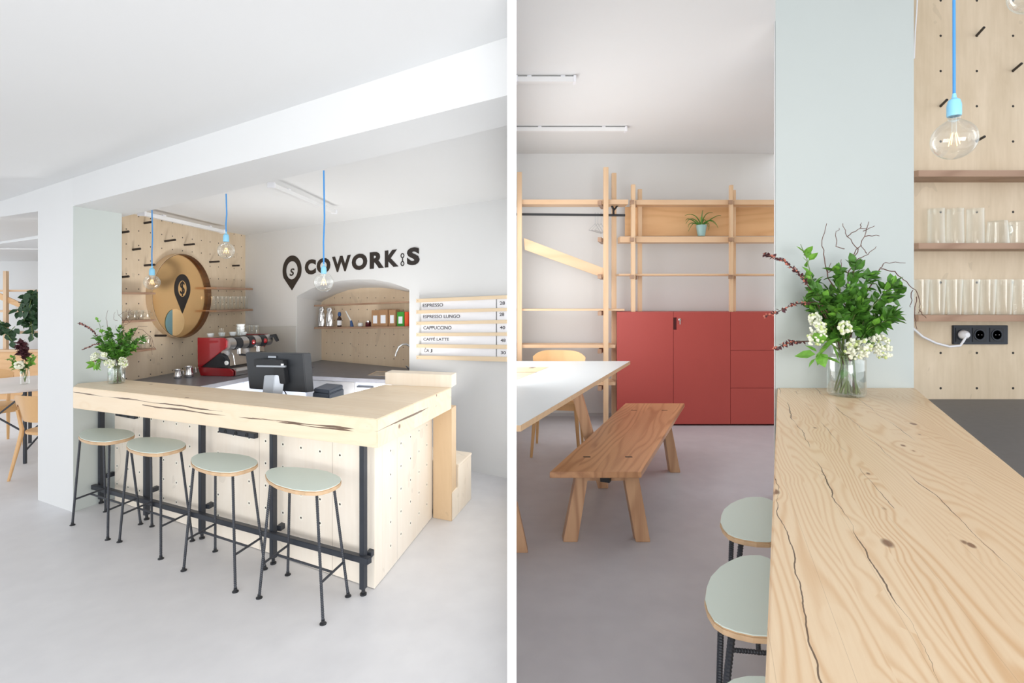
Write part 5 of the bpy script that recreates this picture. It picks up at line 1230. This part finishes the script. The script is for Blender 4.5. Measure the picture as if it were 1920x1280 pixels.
MB().lathe_open([(.0001, .002), (.035, .001), (.038, .01), (.038, .12), (.03, .14), (.031, .15)], jc, 20).build('jar_glass', 'glass', jj, smooth=True)
g_ = 'flowers on the round table'
for i, (dx, dz, mt, lab, n_) in enumerate(((-.12, .26, 'leaf2', 'pale green sprig leaning left', 26), (.10, .28, 'leaf2', 'yellow green sprig leaning right', 26), (.0, .18, 'leaf', 'low green sprig over the rim', 34), (-.02, .42, 'purple', 'dark purple upright spray', 120), (.02, .34, 'purple', 'dark purple spray lower in the jar', 70))):
    spray('flower_sprig', lab+' in the small jar on the round table', 'branch', [jc+V(0, 0, .02), jc+V(dx*.3, 0, .14), jc+V(dx, -.02, dz)], 'stem', .003, [('leaves', mt, n_, .055 if i < 3 else .05, 'leaf', .55 if i < 3 else .75)], g_, jc)
fl_ = thing('white_flower', 'round white blossom in the small jar on the round table', 'flower', jc, g_)
mb = MB()
for j in range(40):
    q = rnd(1).normalized(); mb.ball(jc+V(.0, -.06, .20)+q*.034, .013, 6, 4)
mb.build('blossom', 'lilac', fl_); MB().tube([jc+V(0, 0, .1), jc+V(0, -.06, .2)], .003, 6).build('stem', 'stem', fl_)
yF = 8.6
rk3 = thing('shelving_rack', 'open ash shelving along the wall of the far room', 'shelving', (-8, yF, 0))
a = P(5.5, 508, yF); MB().box(a.x, a.x+.05, yF, yF+.05, 0, a.z).build('post', 'shelfwoodz', rk3)
a = P(75, 508, yF); MB().box(a.x, a.x+.05, yF, yF+.05, 0, a.z).build('post', 'shelfwoodz', rk3)
for v in (543, 581.5, 622): a = P(-60, v, yF+.05); c = P(110, v+3.5, yF+.05); MB().box(a.x, c.x, yF+.05, yF+.35, c.z, a.z).build('shelf', 'shelfwood', rk3)
q = [P(-20, 541, yF+.03), P(42, 569, yF+.03), P(42, 579, yF+.03), P(-20, 553, yF+.03)]; MB().prism(q, V(0, .02, 0)).build('diagonal_brace', 'orangewood', rk3)
lc = thing('low_cabinet', 'low amber wood cabinet under the shelves of the far room', 'cabinet', P(30, 700, yF-.1))
a = P(-60, 659, yF-.12); c = P(110, 705, yF-.12); MB().box(a.x, c.x, yF-.12, yF-.02, .0, a.z).build('body', 'orangewood', lc); MB().box(a.x, c.x, yF-.15, yF-.02, a.z+.001, a.z+.03).build('top', 'shelfwood', lc)
random.seed(21)
for i, (u, v, lab) in enumerate(((60, 548, 'dark green trailing plant hanging from the far room shelf'), (2, 560+22, 'trailing heart-leaved plant at the left edge of the far room shelf'))):
    o = P(u, v, yF-.12); t = thing('hanging_plant', lab, 'plant', o, 'trailing plants in the far room')
    MB().lathe([(.08, 0), (.11, .14), (.10, .14)], o+V(.06, .32, .0), 16).build('pot', 'offwhite', t)
    mb = MB(); ms = MB()
    if i == 0: strands = [[(62, 548), (50, 556), (40, 565), (37, 585)], [(62, 548), (55, 575), (58, 600), (62, 636)], [(65, 550), (60, 580), (56, 612)], [(66, 550), (66, 590), (69, 605)], [(60, 550), (46, 570), (46, 600), (44, 615)], [(70, 550), (72, 580), (71, 610)]]
    else: strands = [[(0, 600), (8, 612), (20, 620), (28, 612)], [(-4, 600), (2, 620), (12, 625), (22, 638)], [(0, 602), (4, 606)], [(-5, 606), (6, 618)]]
    for stn in strands:
        pts = [P(a_, b_, yF-.16+random.uniform(-.08, .08)) for a_, b_ in stn]; ms.tube(pts, .006, 5)
        for j in range(len(pts)-1):
            for q_ in range(10 if i == 0 else 3):
                p = lerp(pts[j], pts[j+1], random.random()); d_ = rnd(1)+V(0, 0, -.7); leafmesh(mb, p+rnd(.03), d_, random.uniform(.09, .15), .09, V(0, -1, .3)+rnd(.4))
    ms.build('stems', 'stem', t); mb.build('leaves', 'darkleaf', t)
track(V(-9.5, 7.0, 2.28), V(-5.9, 7.0, 2.25), .014, .012, 'thin ceiling track in the far room')
